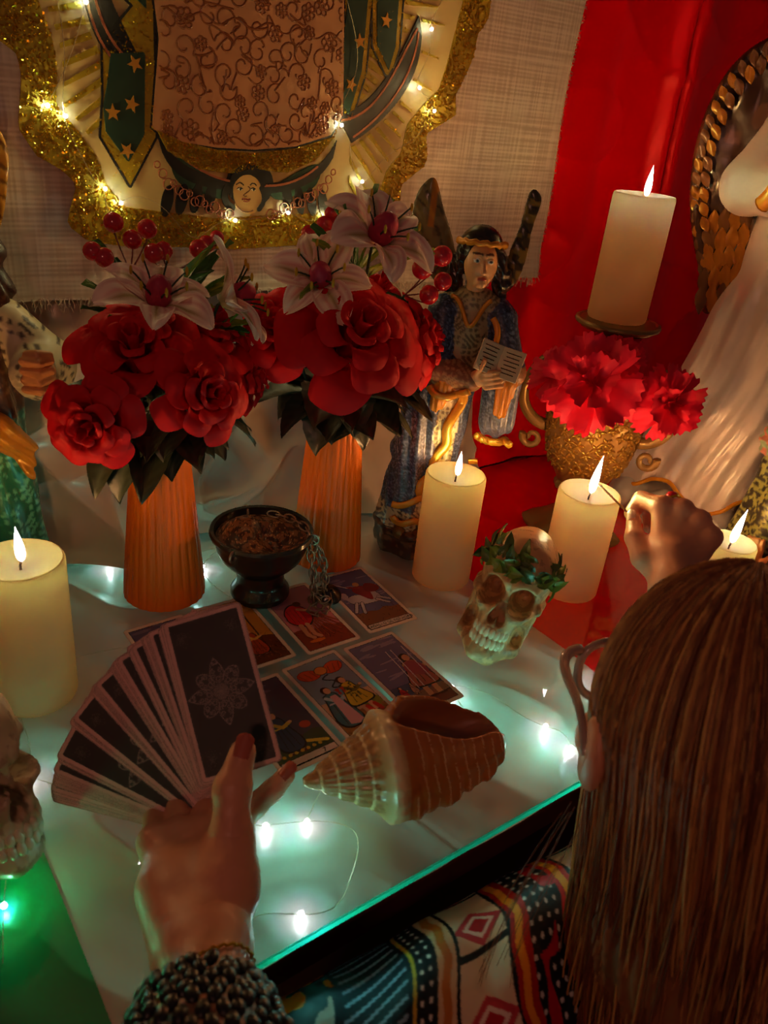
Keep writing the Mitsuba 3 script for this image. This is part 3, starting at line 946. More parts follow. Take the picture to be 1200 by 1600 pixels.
mat('twig_red', '#6a1a1a', 0.5, 0.3)
sprig('sprig of glossy red berries at the upper left of the left vase', (.277, .785, .372), [((.268, .80, .415), .0095), ((.301, .80, .409), .0095), ((.282, .79, .401), .0092), ((.240, .78, .393), .0088), ((.249, .775, .388), .0092)], VA, 1)
sprig('sprig of glossy red berries in the middle top of the left vase', (.318, .785, .370), [((.297, .775, .391), .0092), ((.311, .785, .391), .0090), ((.346, .78, .393), .0095), ((.359, .79, .396), .0085), ((.375, .80, .40), .0075)], VA, 2)
sprig('sprig of small red berries at the top left of the right vase', (.482, .752, .39), [((.482, .75, .433), .0075), ((.474, .75, .422), .0085), ((.49, .76, .421), .0070), ((.464, .74, .401), .0085), ((.456, .75, .413), .0085)], VB, 3)
sprig('sprig of bright red berries at the right of the right vase beside the angel', (.563, .715, .352), [((.598, .70, .397), .0115), ((.572, .70, .384), .0115), ((.604, .70, .369), .0105), ((.586, .70, .355), .0110), ((.590, .708, .392), .0085)], VB, 4)


def foliage(label, tips, vase_at, seed, W=.026, col=('#1a2014', '#3a4030'), base_z=.235, blades=(), name='foliage_spray'):
    k = thing(name, label, 'leaves')
    g = rnd(seed)
    ctr = np.array([vase_at[0], vase_at[1], base_z])
    for i, t in enumerate(tips):
        t = np.array(t)
        b = ctr + (t - ctr) * 0.30 + g.normal(0, .006, 3)
        leaf(k, b, t, W * g.uniform(.8, 1.2), seed * 50 + i, *col, curl=g.uniform(.3, 1.1))
        put(k + '__twig', tube(smooth_path([ctr + g.normal(0, .004, 3), (ctr + b) / 2 + [0, 0, .004], b], 6), .0009, 5), 'stem_green')
    stem_to(k, ctr, np.array([vase_at[0] - .008, vase_at[1] - .004, .145]), np.zeros(3), .0022)
    return k


gl = rnd(77)


def ring_tips(c, n, r, z, seed, a0=0, a1=2 * PI):
    g = rnd(seed)
    return [(c[0] + r * g.uniform(.8, 1.1) * math.cos(a), c[1] + r * g.uniform(.8, 1.1) * math.sin(a), z + g.normal(0, .014)) for a in np.linspace(a0, a1, n, endpoint=False)]


foliage('dark leaves with drooping tips around the neck of the left vase', [(.191, .76, .288), (.213, .70, .196), (.238, .68, .204), (.277, .69, .205), (.315, .70, .196), (.358, .72, .204), (.410, .75, .215), (.341, .74, .226), (.196, .72, .204), (.268, .69, .240), (.225, .72, .200), (.300, .68, .222),
        (.245, .71, .190), (.33, .70, .214), (.385, .73, .235), (.25, .69, .245), (.345, .70, .24)] + ring_tips(VA, 7, .075, .235, 5, .3, 2.6), VA, 21)
foliage('broad dark brown green leaves around the neck of the right vase', [(.418, .78, .243), (.417, .73, .218), (.471, .70, .202), (.483, .67, .231), (.536, .67, .228), (.597, .68, .247), (.612, .70, .250), (.595, .70, .200), (.519, .69, .193), (.430, .77, .229), (.436, .68, .264),
        (.50, .665, .222), (.56, .69, .205), (.455, .69, .225), (.59, .72, .225), (.54, .665, .26), (.47, .665, .25), (.445, .70, .20)] + ring_tips(VB, 8, .080, .235, 6, .2, 2.8), VB, 22, .030, ('#1d2016', '#45402e'))


def grassy(label, pairs, vase_at, seed, ctr):
    k = thing('grass_spray', label, 'leaves')
    g = rnd(seed)
    ctr = np.array(ctr)
    for i, (t, w, dk, lt) in enumerate(pairs):
        t = np.array(t)
        b = ctr + g.normal(0, .004, 3)
        leaf(k, b, t, w, seed * 40 + i, dk, lt, 0, g.uniform(.3, .9), part='blade')
    stem_to(k, ctr, np.array([vase_at[0] + .010, vase_at[1] - .008, .145]), np.zeros(3), .0016)
    return k


GD, GG, GY = '#1f4a1a', '#3f7a2a', '#9a9a2c'
grassy('bright green blades standing up behind the lily of the left vase', [((.268, .785, .405), .009, GD, GG), ((.276, .785, .385), .008, GD, GG), ((.332, .765, .408), .008, GG, GY), ((.325, .77, .390), .009, GD, GG), ((.245, .78, .372), .005, GD, GG), ((.235, .775, .352), .003, GD, GD), ((.38, .79, .395), .008, GD, GY),
        ((.372, .79, .372), .009, GD, GG), ((.365, .79, .41), .005, GD, GG), ((.355, .78, .352), .006, GD, GG), ((.30, .76, .37), .006, GG, GY), ((.25, .75, .352), .004, GY, GG), ((.33, .75, .362), .004, GY, GY), ((.262, .74, .358), .003, GY, GY)], VA, 5, (.303, .772, .315))
grassy('thin yellow green blades beside the leaning lily of the left vase', [((.405, .755, .345), .004, GY, GG), ((.412, .75, .332), .004, GY, GG), ((.415, .745, .318), .003, GG, GY), ((.40, .76, .36), .003, GG, GY), ((.398, .74, .322), .004, GD, GG), ((.418, .76, .338), .003, GY, GY)], VA, 6, (.352, .757, .315))
grassy('fine grassy blades curling up around the tall lily of the right vase', [((.478, .72, .448), .0028, GD, GG), ((.492, .72, .458), .0028, GD, GG), ((.505, .73, .462), .0026, GG, GD), ((.52, .73, .455), .0026, GG, GY), ((.535, .72, .448), .0026, GG, GY), ((.552, .72, .44), .0028, GY, GG), ((.56, .71, .43), .0028, GY, GG), ((.565, .70, .42), .0026, GY, GY),
        ((.455, .72, .435), .0028, GD, GG), ((.445, .71, .425), .0026, GG, GY), ((.44, .70, .40), .003, GD, GY), ((.425, .70, .392), .003, GY, GG), ((.462, .71, .395), .0035, GD, GG)], VB, 7, (.505, .732, .37))
grassy('green and yellow leaf blades under the bright berries of the right vase', [((.590, .70, .335), .006, GD, GG), ((.598, .705, .322), .006, GG, GY), ((.575, .70, .338), .006, GD, GG), ((.602, .71, .345), .005, GD, GG), ((.582, .69, .320), .005, GG, GY), ((.555, .70, .345), .006, GD, GD)], VB, 8, (.535, .735, .35))
# ---------------------------------------------------------------- cards: lying on the glass, and fanned out in the hand
CW, CH = 0.0690, 0.1290
mat('card_edge', '#caa89c', 0.55, 0.35)


def rrect(w, h, r):
    return sbox(-w / 2 + r, -h / 2 + r, w / 2 - r, h / 2 - r).buffer(r, quad_segs=4)


def ellp(x, y, a, b, deg=0):
    return affinity.rotate(affinity.scale(Point(x, y).buffer(1, quad_segs=6), a, b), deg)


def blob(pts, n=40):
    return Polygon(smooth_path(list(pts) + [pts[0]], n)).buffer(0)


def letters(text, h, x, y, deg=0):
    """flat lettering as polygons, centred on x, y"""
    m = meshkit.text_mesh(text, h, 0.001, True)
    v, f = np.array(m.vertices), np.array(m.faces)
    top = (np.abs(v[f][:, :, 2] - v[:, 2].max()) < 1e-6).all(1)
    g = unary_union([Polygon(t[:, :2]).buffer(h * 0.004) for t in v[f][top]])
    c = (v[:, :2].max(0) + v[:, :2].min(0)) / 2
    return affinity.rotate(affinity.translate(g, x - c[0], y - c[1]), deg, origin=(x, y))


IW, IH = 0.0295, 0.0590          # half size of the picture field


def field():
    p = Print()
    p.add(rrect(CW - 0.001, CH - 0.001, 0.003), '#e3cdbf')
    p.add(sbox(-IW - .0006, -IH - .0006, IW + .0006, IH + .0006), '#241a18')
    return p


def clip(g, x0=-1, y0=-1, x1=1, y1=1):
    return g.intersection(sbox(max(-IW, x0), max(-IH, y0), min(IW, x1), min(IH, y1)))


def person_print(p, x, y, s, robe, trim, skin='#d9a07c', hair='#3a2214', lean=0, hem=.55):
    """a plain robed figure, s tall, standing at x, y"""
    rot_ = lambda g: clip(affinity.rotate(g, lean, origin=(x, y)))
    for dx in (-.09, .07):
        p.add(rot_(affinity.translate(rrect(.09 * s, .36 * s, .03 * s), x + dx * s, y + .18 * s)), skin)
        p.add(rot_(ellp(x + dx * s + .03 * s, y + .01 * s, .08 * s, .025 * s)), '#5a2414')
    w = .17 if hem > .4 else .24
    p.add(rot_(blob([(x - .13 * s, y + .82 * s), (x - .17 * s, y + .6 * s), (x - w * s, y + (.62 - hem) * s), (x, y + (.58 - hem) * s), (x + w * s, y + (.63 - hem) * s), (x + .16 * s, y + .6 * s), (x + .12 * s, y + .82 * s)])), '#1a1210')
    p.add(rot_(blob([(x - .11 * s, y + .81 * s), (x - .15 * s, y + .6 * s), (x - (w - .025) * s, y + (.65 - hem) * s), (x, y + (.61 - hem) * s), (x + (w - .025) * s, y + (.65 - hem) * s), (x + .14 * s, y + .6 * s), (x + .10 * s, y + .81 * s)])), robe)
    p.add(rot_(affinity.translate(rrect(.27 * s, .035 * s, .01 * s), x, y + .60 * s)), trim)
    for k in range(3):
        p.add(rot_(LineString([(x - .07 * s + .07 * s * k, y + .56 * s), (x - .12 * s + .11 * s * k, y + (.68 - hem) * s)]).buffer(.006 * s)), '#1a1210')
    p.add(rot_(LineString([(x - .10 * s, y + .76 * s), (x + .05 * s, y + .60 * s), (x + .20 * s, y + .66 * s)]).buffer(.035 * s)), trim)
    p.add(rot_(ellp(x + .22 * s, y + .67 * s, .035 * s, .03 * s)), skin)
    p.add(rot_(ellp(x, y + .93 * s, .085 * s, .09 * s)), hair)
    p.add(rot_(ellp(x + .02 * s, y + .91 * s, .062 * s, .075 * s)), skin)


def hills(p, seed, y0, amp, c):
    g = rnd(seed)
    t = np.linspace(-IW, IW, 24)
    z = y0 + amp * (meshkit.noise(np.column_stack([t * 90, t * 0 + seed, t * 0])) - .5)
    p.add(clip(Polygon(np.vstack([np.column_stack([t, z]), [[IW, -IH], [-IW, -IH]]])).buffer(0)), c)


def tufts(p, seed, y0, c, n=26):
    g = rnd(seed)
    for k in range(n):
        x, y = g.uniform(-IW, IW), g.uniform(-IH, y0)
        p.add(clip(LineString([(x, y), (x + g.normal(0, .002), y + g.uniform(.001, .004))]).buffer(.0003)), c, 0 if k else 1)


def clouds_(p, seed, c, n=9, y0=.02, y1=.058):
    g = rnd(seed)
    u = unary_union([ellp(g.uniform(-IW, IW), g.uniform(y0, y1), g.uniform(.006, .014), g.uniform(.0012, .0028), g.uniform(-12, 12)) for _ in range(n)])
    p.add(clip(u), c)


def art_twilight():
    p = field().add(clip(sbox(-1, -1, 1, 1)), '#4a4a72')
    clouds_(p, 2, '#6a6484')
    hills(p, 3, -.02, .01, '#5a4030')
    person_print(p, 0, -.045, .06, '#8a3a2a', '#c08a3a')
    return p


def art_orange():
    p = field().add(clip(sbox(-1, -1, 1, 1)), '#c9822e')
    clouds_(p, 4, '#dba04a', 6)
    hills(p, 5, -.018, .012, '#6a3216')
    tufts(p, 6, -.01, '#a85a24', 40)
    for k in range(4):
        p.add(clip(LineString([(-.022 + .012 * k, -.05), (-.024 + .013 * k, .045)]).buffer(.0010)), '#4a2410', 1 if k == 0 else 0)
    person_print(p, .004, -.048, .05, '#b0401c', '#e0b050')
    tufts(p, 7, -.03, '#2a1408', 40)
    return p


def art_bundle():
    p = field().add(clip(sbox(-1, -1, 1, 1)), '#c8808a')
    p.add(clip(sbox(-1, .0, 1, 1)), '#b4788c')
    hills(p, 8, -.024, .008, '#8a3420')
    tufts(p, 9, -.022, '#4a1810', 60)
    g = rnd(4)
    for k in range(9):
        a = -.55 + k * .10
        q = np.array([-.002, .022])
        d = np.array([math.sin(a + .35), -math.cos(a + .35)]) * .066
        p.add(clip(LineString([q, q + d]).buffer(.0013)), '#3a1410', 1)
        p.add(clip(LineString([q + d * .02, q + d * .99]).buffer(.0009)), ('#b8502a', '#a03c26')[k % 2], 1)
    p.add(clip(blob([(-.024, .006), (-.020, -.012), (-.008, -.018), (.004, -.008), (.004, .018), (-.006, .028), (-.018, .022)])), '#2a0c0c')
    p.add(clip(blob([(-.023, .006), (-.019, -.011), (-.008, -.016), (.003, -.007), (.003, .017), (-.006, .026), (-.017, .021)])), '#cc1a22')
    for k in range(4):
        p.add(clip(LineString([(-.018 + .005 * k, .018), (-.019 + .005 * k, -.008)]).buffer(.0003)), '#5a0a10')
    for dx in (-.016, -.008):
        p.add(clip(LineString([(dx, -.014), (dx - .001, -.034), (dx + .003, -.040)]).buffer(.0028)), '#d09070')
    p.add(clip(ellp(.000, .026, .005, .005)), '#5a2814')
    p.add(clip(LineString([(-.004, .016), (.008, .008)]).buffer(.0025)), '#d09070')
    p.add(clip(ellp(-.012, -.046, .010, .003)), '#d8742a')
    return p


def art_rider():
    p = field().add(clip(sbox(-1, -1, 1, 1)), '#5c5a86')
    clouds_(p, 10, '#8480a4', 12, -.01, .058)
    hills(p, 11, -.026, .008, '#7a4a34')
    tufts(p, 12, -.024, '#3a2018', 30)
    horse = [(-.022, .004), (-.014, .010), (.004, .008), (.016, .010), (.020, .002), (.017, -.010), (.006, -.012), (-.008, -.011), (-.018, -.008)]
    p.add(clip(blob(horse)).buffer(.0007), '#1e1824')
    p.add(clip(blob(horse)), '#b8aebc')
    for a, b in (((-.016, -.006), (-.026, -.022)), ((-.010, -.008), (-.017, -.027)), ((.012, -.008), (.022, -.020)), ((.016, -.004), (.027, -.014))):
        p.add(clip(LineString([a, b]).buffer(.0026)), '#1e1824')
        p.add(clip(LineString([a, b]).buffer(.0019)), '#b8aebc')
    p.add(clip(blob([(-.020, .006), (-.026, .018), (-.029, .014), (-.026, .008), (-.022, -.002)])), '#b8aebc')
    p.add(clip(blob([(-.002, .006), (.002, .026), (.010, .024), (.012, .006), (.008, -.006)])), '#8c2430')
    p.add(clip(ellp(.004, .030, .0042, .0046)), '#c8905c')
    p.add(clip(LineString([(.004, .022), (-.010, .028)]).buffer(.0018)), '#a03038')
    p.add(clip(LineString([(-.010, .027), (-.027, .046)]).buffer(.0008)), '#d8d4dc')
    p.add(clip(blob([(.010, .022), (.022, .026), (.028, .012), (.014, .008)])), '#7a1c28')
    p.add(sbox(-IW, -IH, IW, -IH + .0085), '#241a18').add(sbox(-IW + .0006, -IH + .0006, IW - .0006, -IH + .0078), '#d8c4bc')
    p.add(letters('CABALLO DE ESPADAS', .0042, 0, -IH + .0042), '#201818')
    return p


def art_pair():
    p = field().add(clip(sbox(-1, -1, 1, 1)), '#8494a8')
    p.add(clip(sbox(-1, -1, 1, -.004)), '#d8b08c')
    hills(p, 13, -.030, .006, '#a06a34')
    p.add(clip(ellp(.020, -.026, .014, .007)), '#8a8428')
    tufts(p, 14, -.032, '#6a3c18', 40)
    for s in (-1, 1):
        w = blob([(0, .040), (s * .008, .046), (s * .020, .049), (s * .027, .044), (s * .024, .036), (s * .015, .032), (s * .005, .034)])
        p.add(clip(w).buffer(.0006), '#4a1408')
        p.add(clip(w), '#d84a1c')
        for k in range(3):
            p.add(clip(LineString([(s * (.008 + .006 * k), .034), (s * (.011 + .007 * k), .045)]).buffer(.0003)), '#6a1c0a')
    p.add(clip(ellp(0, .041, .0075, .0070)), '#4a1408').add(clip(ellp(0, .041, .0068, .0062)), '#e08a3a')
    p.add(clip(LineString(smooth_path([(.003, .032), (-.004, .026), (.004, .020), (-.003, .014), (.002, .010)], 30)).buffer(.0008)), '#2a3038')
    person_print(p, -.014, -.046, .062, '#3a6a78', '#b8c4d4', hem=.60, lean=0)
    p.add(clip(Polygon([(-.015, .002), (-.019, -.042), (-.010, -.045), (-.003, -.041), (-.008, .002)])), '#d8a0a8')
    person_print(p, .013, -.040, .062, '#d8b028', '#6a5a20', lean=4, hem=.34)
    g = rnd(3)
    for k in range(22):
        p.add(clip(ellp(.011 + g.uniform(-.007, .007), g.uniform(-.014, .010), .0009, .0012)), '#3a2a10', 1 if k == 0 else 0)
    for x in (-.003, .003):
        p.add(clip(Polygon([(x - .003, .008), (x + .003, .008), (x + .001, .003), (x + .002, -.001), (x - .002, -.001), (x - .001, .003)])), '#b8341c')
    for dx in (.010, .019):
        p.add(clip(LineString([(dx, -.030), (dx + .002, -.039)]).buffer(.0026)), '#c82a1c')
    return p


def art_dusk():
    p = field().add(clip(sbox(-1, -1, 1, 1)), '#6e6c92')
    clouds_(p, 15, '#9a92ac', 14, -.005, .058)
    p.add(clip(sbox(-1, -.034, 1, -.018)), '#4a5a80')
    hills(p, 16, -.034, .004, '#9a6a58')
    hills(p, 17, -.046, .006, '#7a3c34')
    person_print(p, .012, -.048, .072, '#b8685c', '#c8a060', lean=-4, hem=.36)
    p.add(clip(blob([(.012, .010), (.024, .006), (.026, -.014), (.012, -.012)])), '#a8485c')
    for k, dx in enumerate((.000, .007, .022)):
        p.add(clip(LineString([(dx, -.030), (dx + .004, .036)]).buffer(.0006)), '#d8ccd0')
    person_print(p, -.020, -.046, .026, '#c01c30', '#8a1424', hem=.5)
    person_print(p, -.006, -.038, .018, '#b88a7c', '#8a5a50', hem=.5)
    p.add(clip(LineString([(-.028, -.050), (.028, -.047)]).buffer(.0008)), '#4a2020')
    return p


def art_numbered():
    p = field().add(clip(sbox(-1, -1, 1, 1)), '#4a3c54')
    clouds_(p, 18, '#6a5a70', 8)
    hills(p, 19, -.026, .008, '#3c4a30')
    p.add(clip(LineString([(-.025, -.022), (.026, -.044)]).buffer(.002)), '#d8b83a')
    p.add(clip(ellp(.018, -.016, .006, .005)), '#c0442c')
    person_print(p, -.006, -.046, .06, '#2c3c5c', '#c8a83c')
    for k in range(7):
        p.add(clip(ellp(-.022 + .0065 * k, -.045, .002, .002)), '#c8a030')
    p.add(sbox(-IW, -IH, IW, -IH + .0085), '#241a18').add(sbox(-IW + .0006, -IH + .0006, IW - .0006, -IH + .0078), '#d8c4bc')
    p.add(letters('7', .0048, .016, -IH + .0042), '#201818')
    return p


card_body = mikit.ply(extrude(rrect(CW, CH, .003), .0004), 'card_edge')
TABLE_CARDS = [(art_twilight, .262, .655, 1, 'picture card with a dusky blue sky, mostly hidden behind the fan at the far left'), (art_orange, .340, .657, -1, 'orange picture card lying under the foot of the black incense burner'),
               (art_bundle, .420, .650, -1, 'picture card of a figure in red carrying a bundle of staves'), (art_rider, .503, .650, -2, 'picture card of a rider on a pale horse, titled CABALLO DE ESPADAS'),
               (art_numbered, .308, .512, 1.5, 'dark picture card with a number at its foot, mostly covered by the fan'), (art_pair, .383, .516, 2.5, 'picture card of two figures with cups under a red winged head'),
               (art_dusk, .458, .514, 0.5, 'picture card of a walking figure under a mauve sky, touching the shell')]
for i, (art, x, y, deg, lb) in enumerate(TABLE_CARDS):
    k = thing('picture_card', lb, 'card', 'cards laid out on the table')
    z = .0004 + .00012 * i
    m = M4(rot([0, 0, 1], deg), (x, y, z))
    put(k + '__stock', card_body, None, to=m)
    v, f, c = art().mesh(2.2e-5)
    put(k + '__face', (v + [0, 0, .00042], f), VCM, color=c, to=m, label='printed picture')

# the back of the fanned cards
FW, FH = 0.0635, 0.1270


def back_print():
    p = Print()
    p.add(rrect(FW - .0006, FH - .0006, .003), '#8a5850').add(rrect(FW - .0014, FH - .0014, .0028), '#d8a89c')
    p.add(rrect(FW - .0075, FH - .0075, .0012), '#2c2422')
    g = rnd(9)
    dots = []
    for cx, cy in ((-.020, .048), (.020, .048), (.020, -.048), (-.020, -.048)):
        for k in range(70):
            r, a = abs(g.normal(0, .0045)), g.uniform(0, 2 * PI)
            q = (cx + r * math.cos(a), cy + r * math.sin(a))
            if abs(q[0]) < FW / 2 - .005 and abs(q[1]) < FH / 2 - .005:
                dots.append(ellp(*q, .00035, .00035))
        for k in range(6):
            a = k * PI / 3
            dots.append(LineString([(cx, cy), (cx + .0045 * math.cos(a), cy + .0045 * math.sin(a))]).buffer(.00018))
    p.add(unary_union(dots), '#4d403a')
    lace = []

    def spiral(c, r, a0, s):
        t = np.linspace(0, 1, 18)
        rr = r * (1 - .8 * t)
        return LineString(np.column_stack([c[0] + rr * np.cos(a0 + s * 7 * t), c[1] + rr * np.sin(a0 + s * 7 * t)])).buffer(.00028)
    for k in range(8):
        a = PI / 2 + k * PI / 4
        d, n = np.array([math.cos(a), math.sin(a)]), np.array([-math.sin(a), math.cos(a)])
        R = .0265 if k % 2 == 0 else .0225
        for s in (-1, 1):
            pts = [d * .007, d * .012 + n * s * .0052, d * .0185 + n * s * .0046, d * R]
            lace.append(LineString(smooth_path(pts, 20)).buffer(.0003))
            lace.append(spiral(d * .0165 + n * s * .0024, .0021, a, s))
            lace.append(spiral(d * .0125 + n * s * .0030, .0019, a + 2, -s))
            lace.append(spiral(d * (R - .0045) + n * s * .0011, .0013, a, s))
        lace.append(ellp(*(d * .0100), .0020, .0020).difference(ellp(*(d * .0100), .0013, .0013)))
        lace.append(ellp(*(d * (R - .001)), .0007, .0007))
    for r in (.0012, .0024, .0036, .0048, .0058):
        lace.append(Point(0, 0).buffer(r + .00025).difference(Point(0, 0).buffer(r - .00025)))
    for k in range(24):
        a = k * PI / 12
        lace.append(LineString([(0, 0), (.0058 * math.cos(a), .0058 * math.sin(a))]).buffer(.00013))
    p.add(unary_union(lace), '#8d7770')
    return p


ER, EU = np.array([.8098, -.5782, .0992]), np.array([.1982, .4287, .8815])
EN = -FWD                                             # out of the cards' plane, to the front
PIV = np.array([.2157, .3878, .0484])
FR = rot(ER, -9) @ np.stack([ER, EU, EN], 1)           # the fan leans its top away
fan_body = mikit.ply(extrude(rrect(FW, FH, .003), .00034), 'card_edge')
bv, bf, bc = back_print().mesh(1.2e-5)
fan_back = mikit.ply((bv + [0, 0, .00035], bf), VCM, color=bc)
ANG = []
a_ = 166.5
gaps = [0.9, .35, .35, .35, .35, 1.6, .4, .35, .4, .5, .35, .4, .35, .4, 3.0, .4, .35, 8.2, .5, .4, .45, .4, 7.6, .5, .45, .4, .4, .45, 5.4, .45, .4, .5, .4, .45, 3.8, .5, .45, 3.2, .5, .4, .5, .45, .4, .5, 2.6, .6, .8]
sc = (166.5 - 106.6) / sum(gaps)
for q in gaps + [0]:
    ANG.append(a_)
    a_ -= q * sc
gf = rnd(31)
NF = len(ANG)
WIDE, ORD = [], ('first', 'second', 'third', 'fourth', 'fifth', 'sixth', 'seventh', 'eighth', 'ninth', 'tenth', 'eleventh', 'twelfth')
for i, ang in enumerate(ANG):
    last = i == NF - 1
    wide = i < NF - 1 and ANG[i] - ANG[i + 1] > 2.0
    if last:
        lb = 'frontmost fan card, its whole dark lace snowflake back in view'
    elif wide:
        WIDE.append(i)
        lb = 'fanned card showing a broad dark strip, %s such strip from the lowest' % ORD[len(WIDE) - 1]
    else:
        lb = 'fan card with only its pink border showing, held edge over edge'
    k = thing('fanned_card', lb, 'card', 'cards in the fan')
    d = np.array([math.cos(math.radians(ang)), math.sin(math.radians(ang))])
    c = d * (0.1600 - FH / 2 + gf.normal(0, .0009)) + np.array([d[1], -d[0]]) * gf.normal(0, .0005)
    R2 = rot([0, 0, 1], ang - 90)
    m = M4(FR @ R2, PIV + FR @ np.array([c[0], c[1], (i - NF / 2) * .00042]))
    put(k + '__stock', fan_body, None, to=m)
    put(k + '__back', fan_back, None, to=m, label='printed back')
# ---------------------------------------------------------------- incense burner
mat('black_glaze', '#0c0b0a', 0.16, 0.55, clearcoat=0.5, clearcoat_gloss=0.9)
mat('iron', '#b0a08c', 0.3, 0.5, metallic=1.0)
bx, by = .393, .716
b = thing('incense_burner', 'black glazed footed incense bowl filled with brown resin and hung with a chain', 'incense burner')
bowl = [(.001, 0), (.032, 0), (.035, .004), (.035, .010), (.030, .017), (.028, .024), (.0285, .034), (.031, .041), (.040, .047), (.0475, .056), (.052, .066), (.054, .078), (.059, .083), (.0605, .087), (.059, .0905), (.055, .0895), (.0535, .082), (.050, .074), (.042, .068), (.001, .066)]
put(b + '__bowl', xf(lathe(bowl, 72), t=(bx, by, .0012)), 'black_glaze', 40)


def resin(u, v):
    r, a = .0525 * u, 2 * PI * v
    x, y = r * np.cos(a), r * np.sin(a)
    q = np.stack([x * 70, y * 70, x * 0], -1)
    z = .0815 + 0.012 * sst(1.0, .25, u) * meshkit.fbm(q, 4, 3) + .016 * np.exp(-(((x + .012) / .022) ** 2 + ((y - .022) / .018) ** 2)) - .016 * np.exp(-(((x - .010) / .022) ** 2 + ((y + .014) / .02) ** 2))
    return np.stack([bx + x, by + y, z], -1)


rv, rf = grid(resin, 60, 120)
n_ = meshkit.fbm(rv * 220, 3, 4)
put(b + '__resin', (rv, rf), VC, True, color=paint(rv, '#3a1c10', (n_ > .52, '#7a4a2c'), (meshkit.noise(rv * 600, 7) > .78, '#b98a5c')), label='brown crumbly resin')
for a in (-2.6, -.65, 1.4):
    c = np.array([bx + .060 * math.cos(a), by + .060 * math.sin(a), .084])
    t = np.linspace(0, 2 * PI, 18, endpoint=False)
    d = np.array([math.cos(a), math.sin(a), 0])
    put(b + '__loop', tube(c + .0065 * (np.cos(t)[:, None] * d + np.sin(t)[:, None] * [0, 0, 1]), .0015, 6, True), 'iron')
ch = thing('chain', 'tangle of thin metal chain hanging from the rim of the black incense burner', 'chain')
tl = np.linspace(0, 2 * PI, 14, endpoint=False)
link0 = tube(np.column_stack([0.0080 * np.cos(tl), .0042 * np.sin(tl), 0 * tl]), .0011, 5, True)
link = mikit.ply(link0, 'iron', smooth=True)
gc = rnd(5)
strands = [[(.438, .682, .088), (.443, .677, .060), (.444, .676, .030), (.446, .672, .006)], [(.440, .684, .084), (.450, .675, .066), (.453, .671, .034), (.456, .668, .006)], [(.433, .677, .080), (.436, .668, .045), (.437, .665, .006)],
           [(.446, .690, .078), (.457, .680, .05), (.460, .676, .012)], [(.415, .735, .097), (.428, .715, .098), (.434, .700, .097), (.438, .684, .090)], [(.446, .672, .004), (.452, .664, .006), (.444, .658, .004), (.436, .664, .007), (.442, .672, .009), (.452, .672, .008), (.456, .660, .005)],
           [(.450, .668, .012), (.440, .664, .014), (.446, .658, .011), (.456, .664, .013), (.450, .672, .015), (.441, .668, .018)], [(.435, .660, .003), (.428, .650, .003), (.436, .645, .003), (.446, .650, .004), (.452, .655, .007)]]
for st in strands:
    p = smooth_path(st, 200)
    L = np.r_[0, np.cumsum(np.linalg.norm(np.diff(p, axis=0), axis=1))]
    for j, q in enumerate(np.arange(.003, L[-1], .0108)):
        i = int(np.searchsorted(L, q))
        t = unit(p[min(i + 1, 199)] - p[max(i - 2, 0)])
        z = unit(np.cross(t, [.3, .5, .8]))
        R = np.stack([t, np.cross(z, t), z], 1) @ rot([1, 0, 0], 90 * (j % 2) + gc.normal(0, 18))
        put(ch + '__link', link, None, to=M4(R, p[min(i, 199)]))
put(ch + '__cap', xf(lathe([(.001, .0), (.014, .001), (.0155, .004), (.010, .010), (.003, .013), (.001, .013)], 30), R=rot([1, 0, 0], 25), t=(.463, .672, .003)), 'black_glaze', 40)

# ---------------------------------------------------------------- skulls


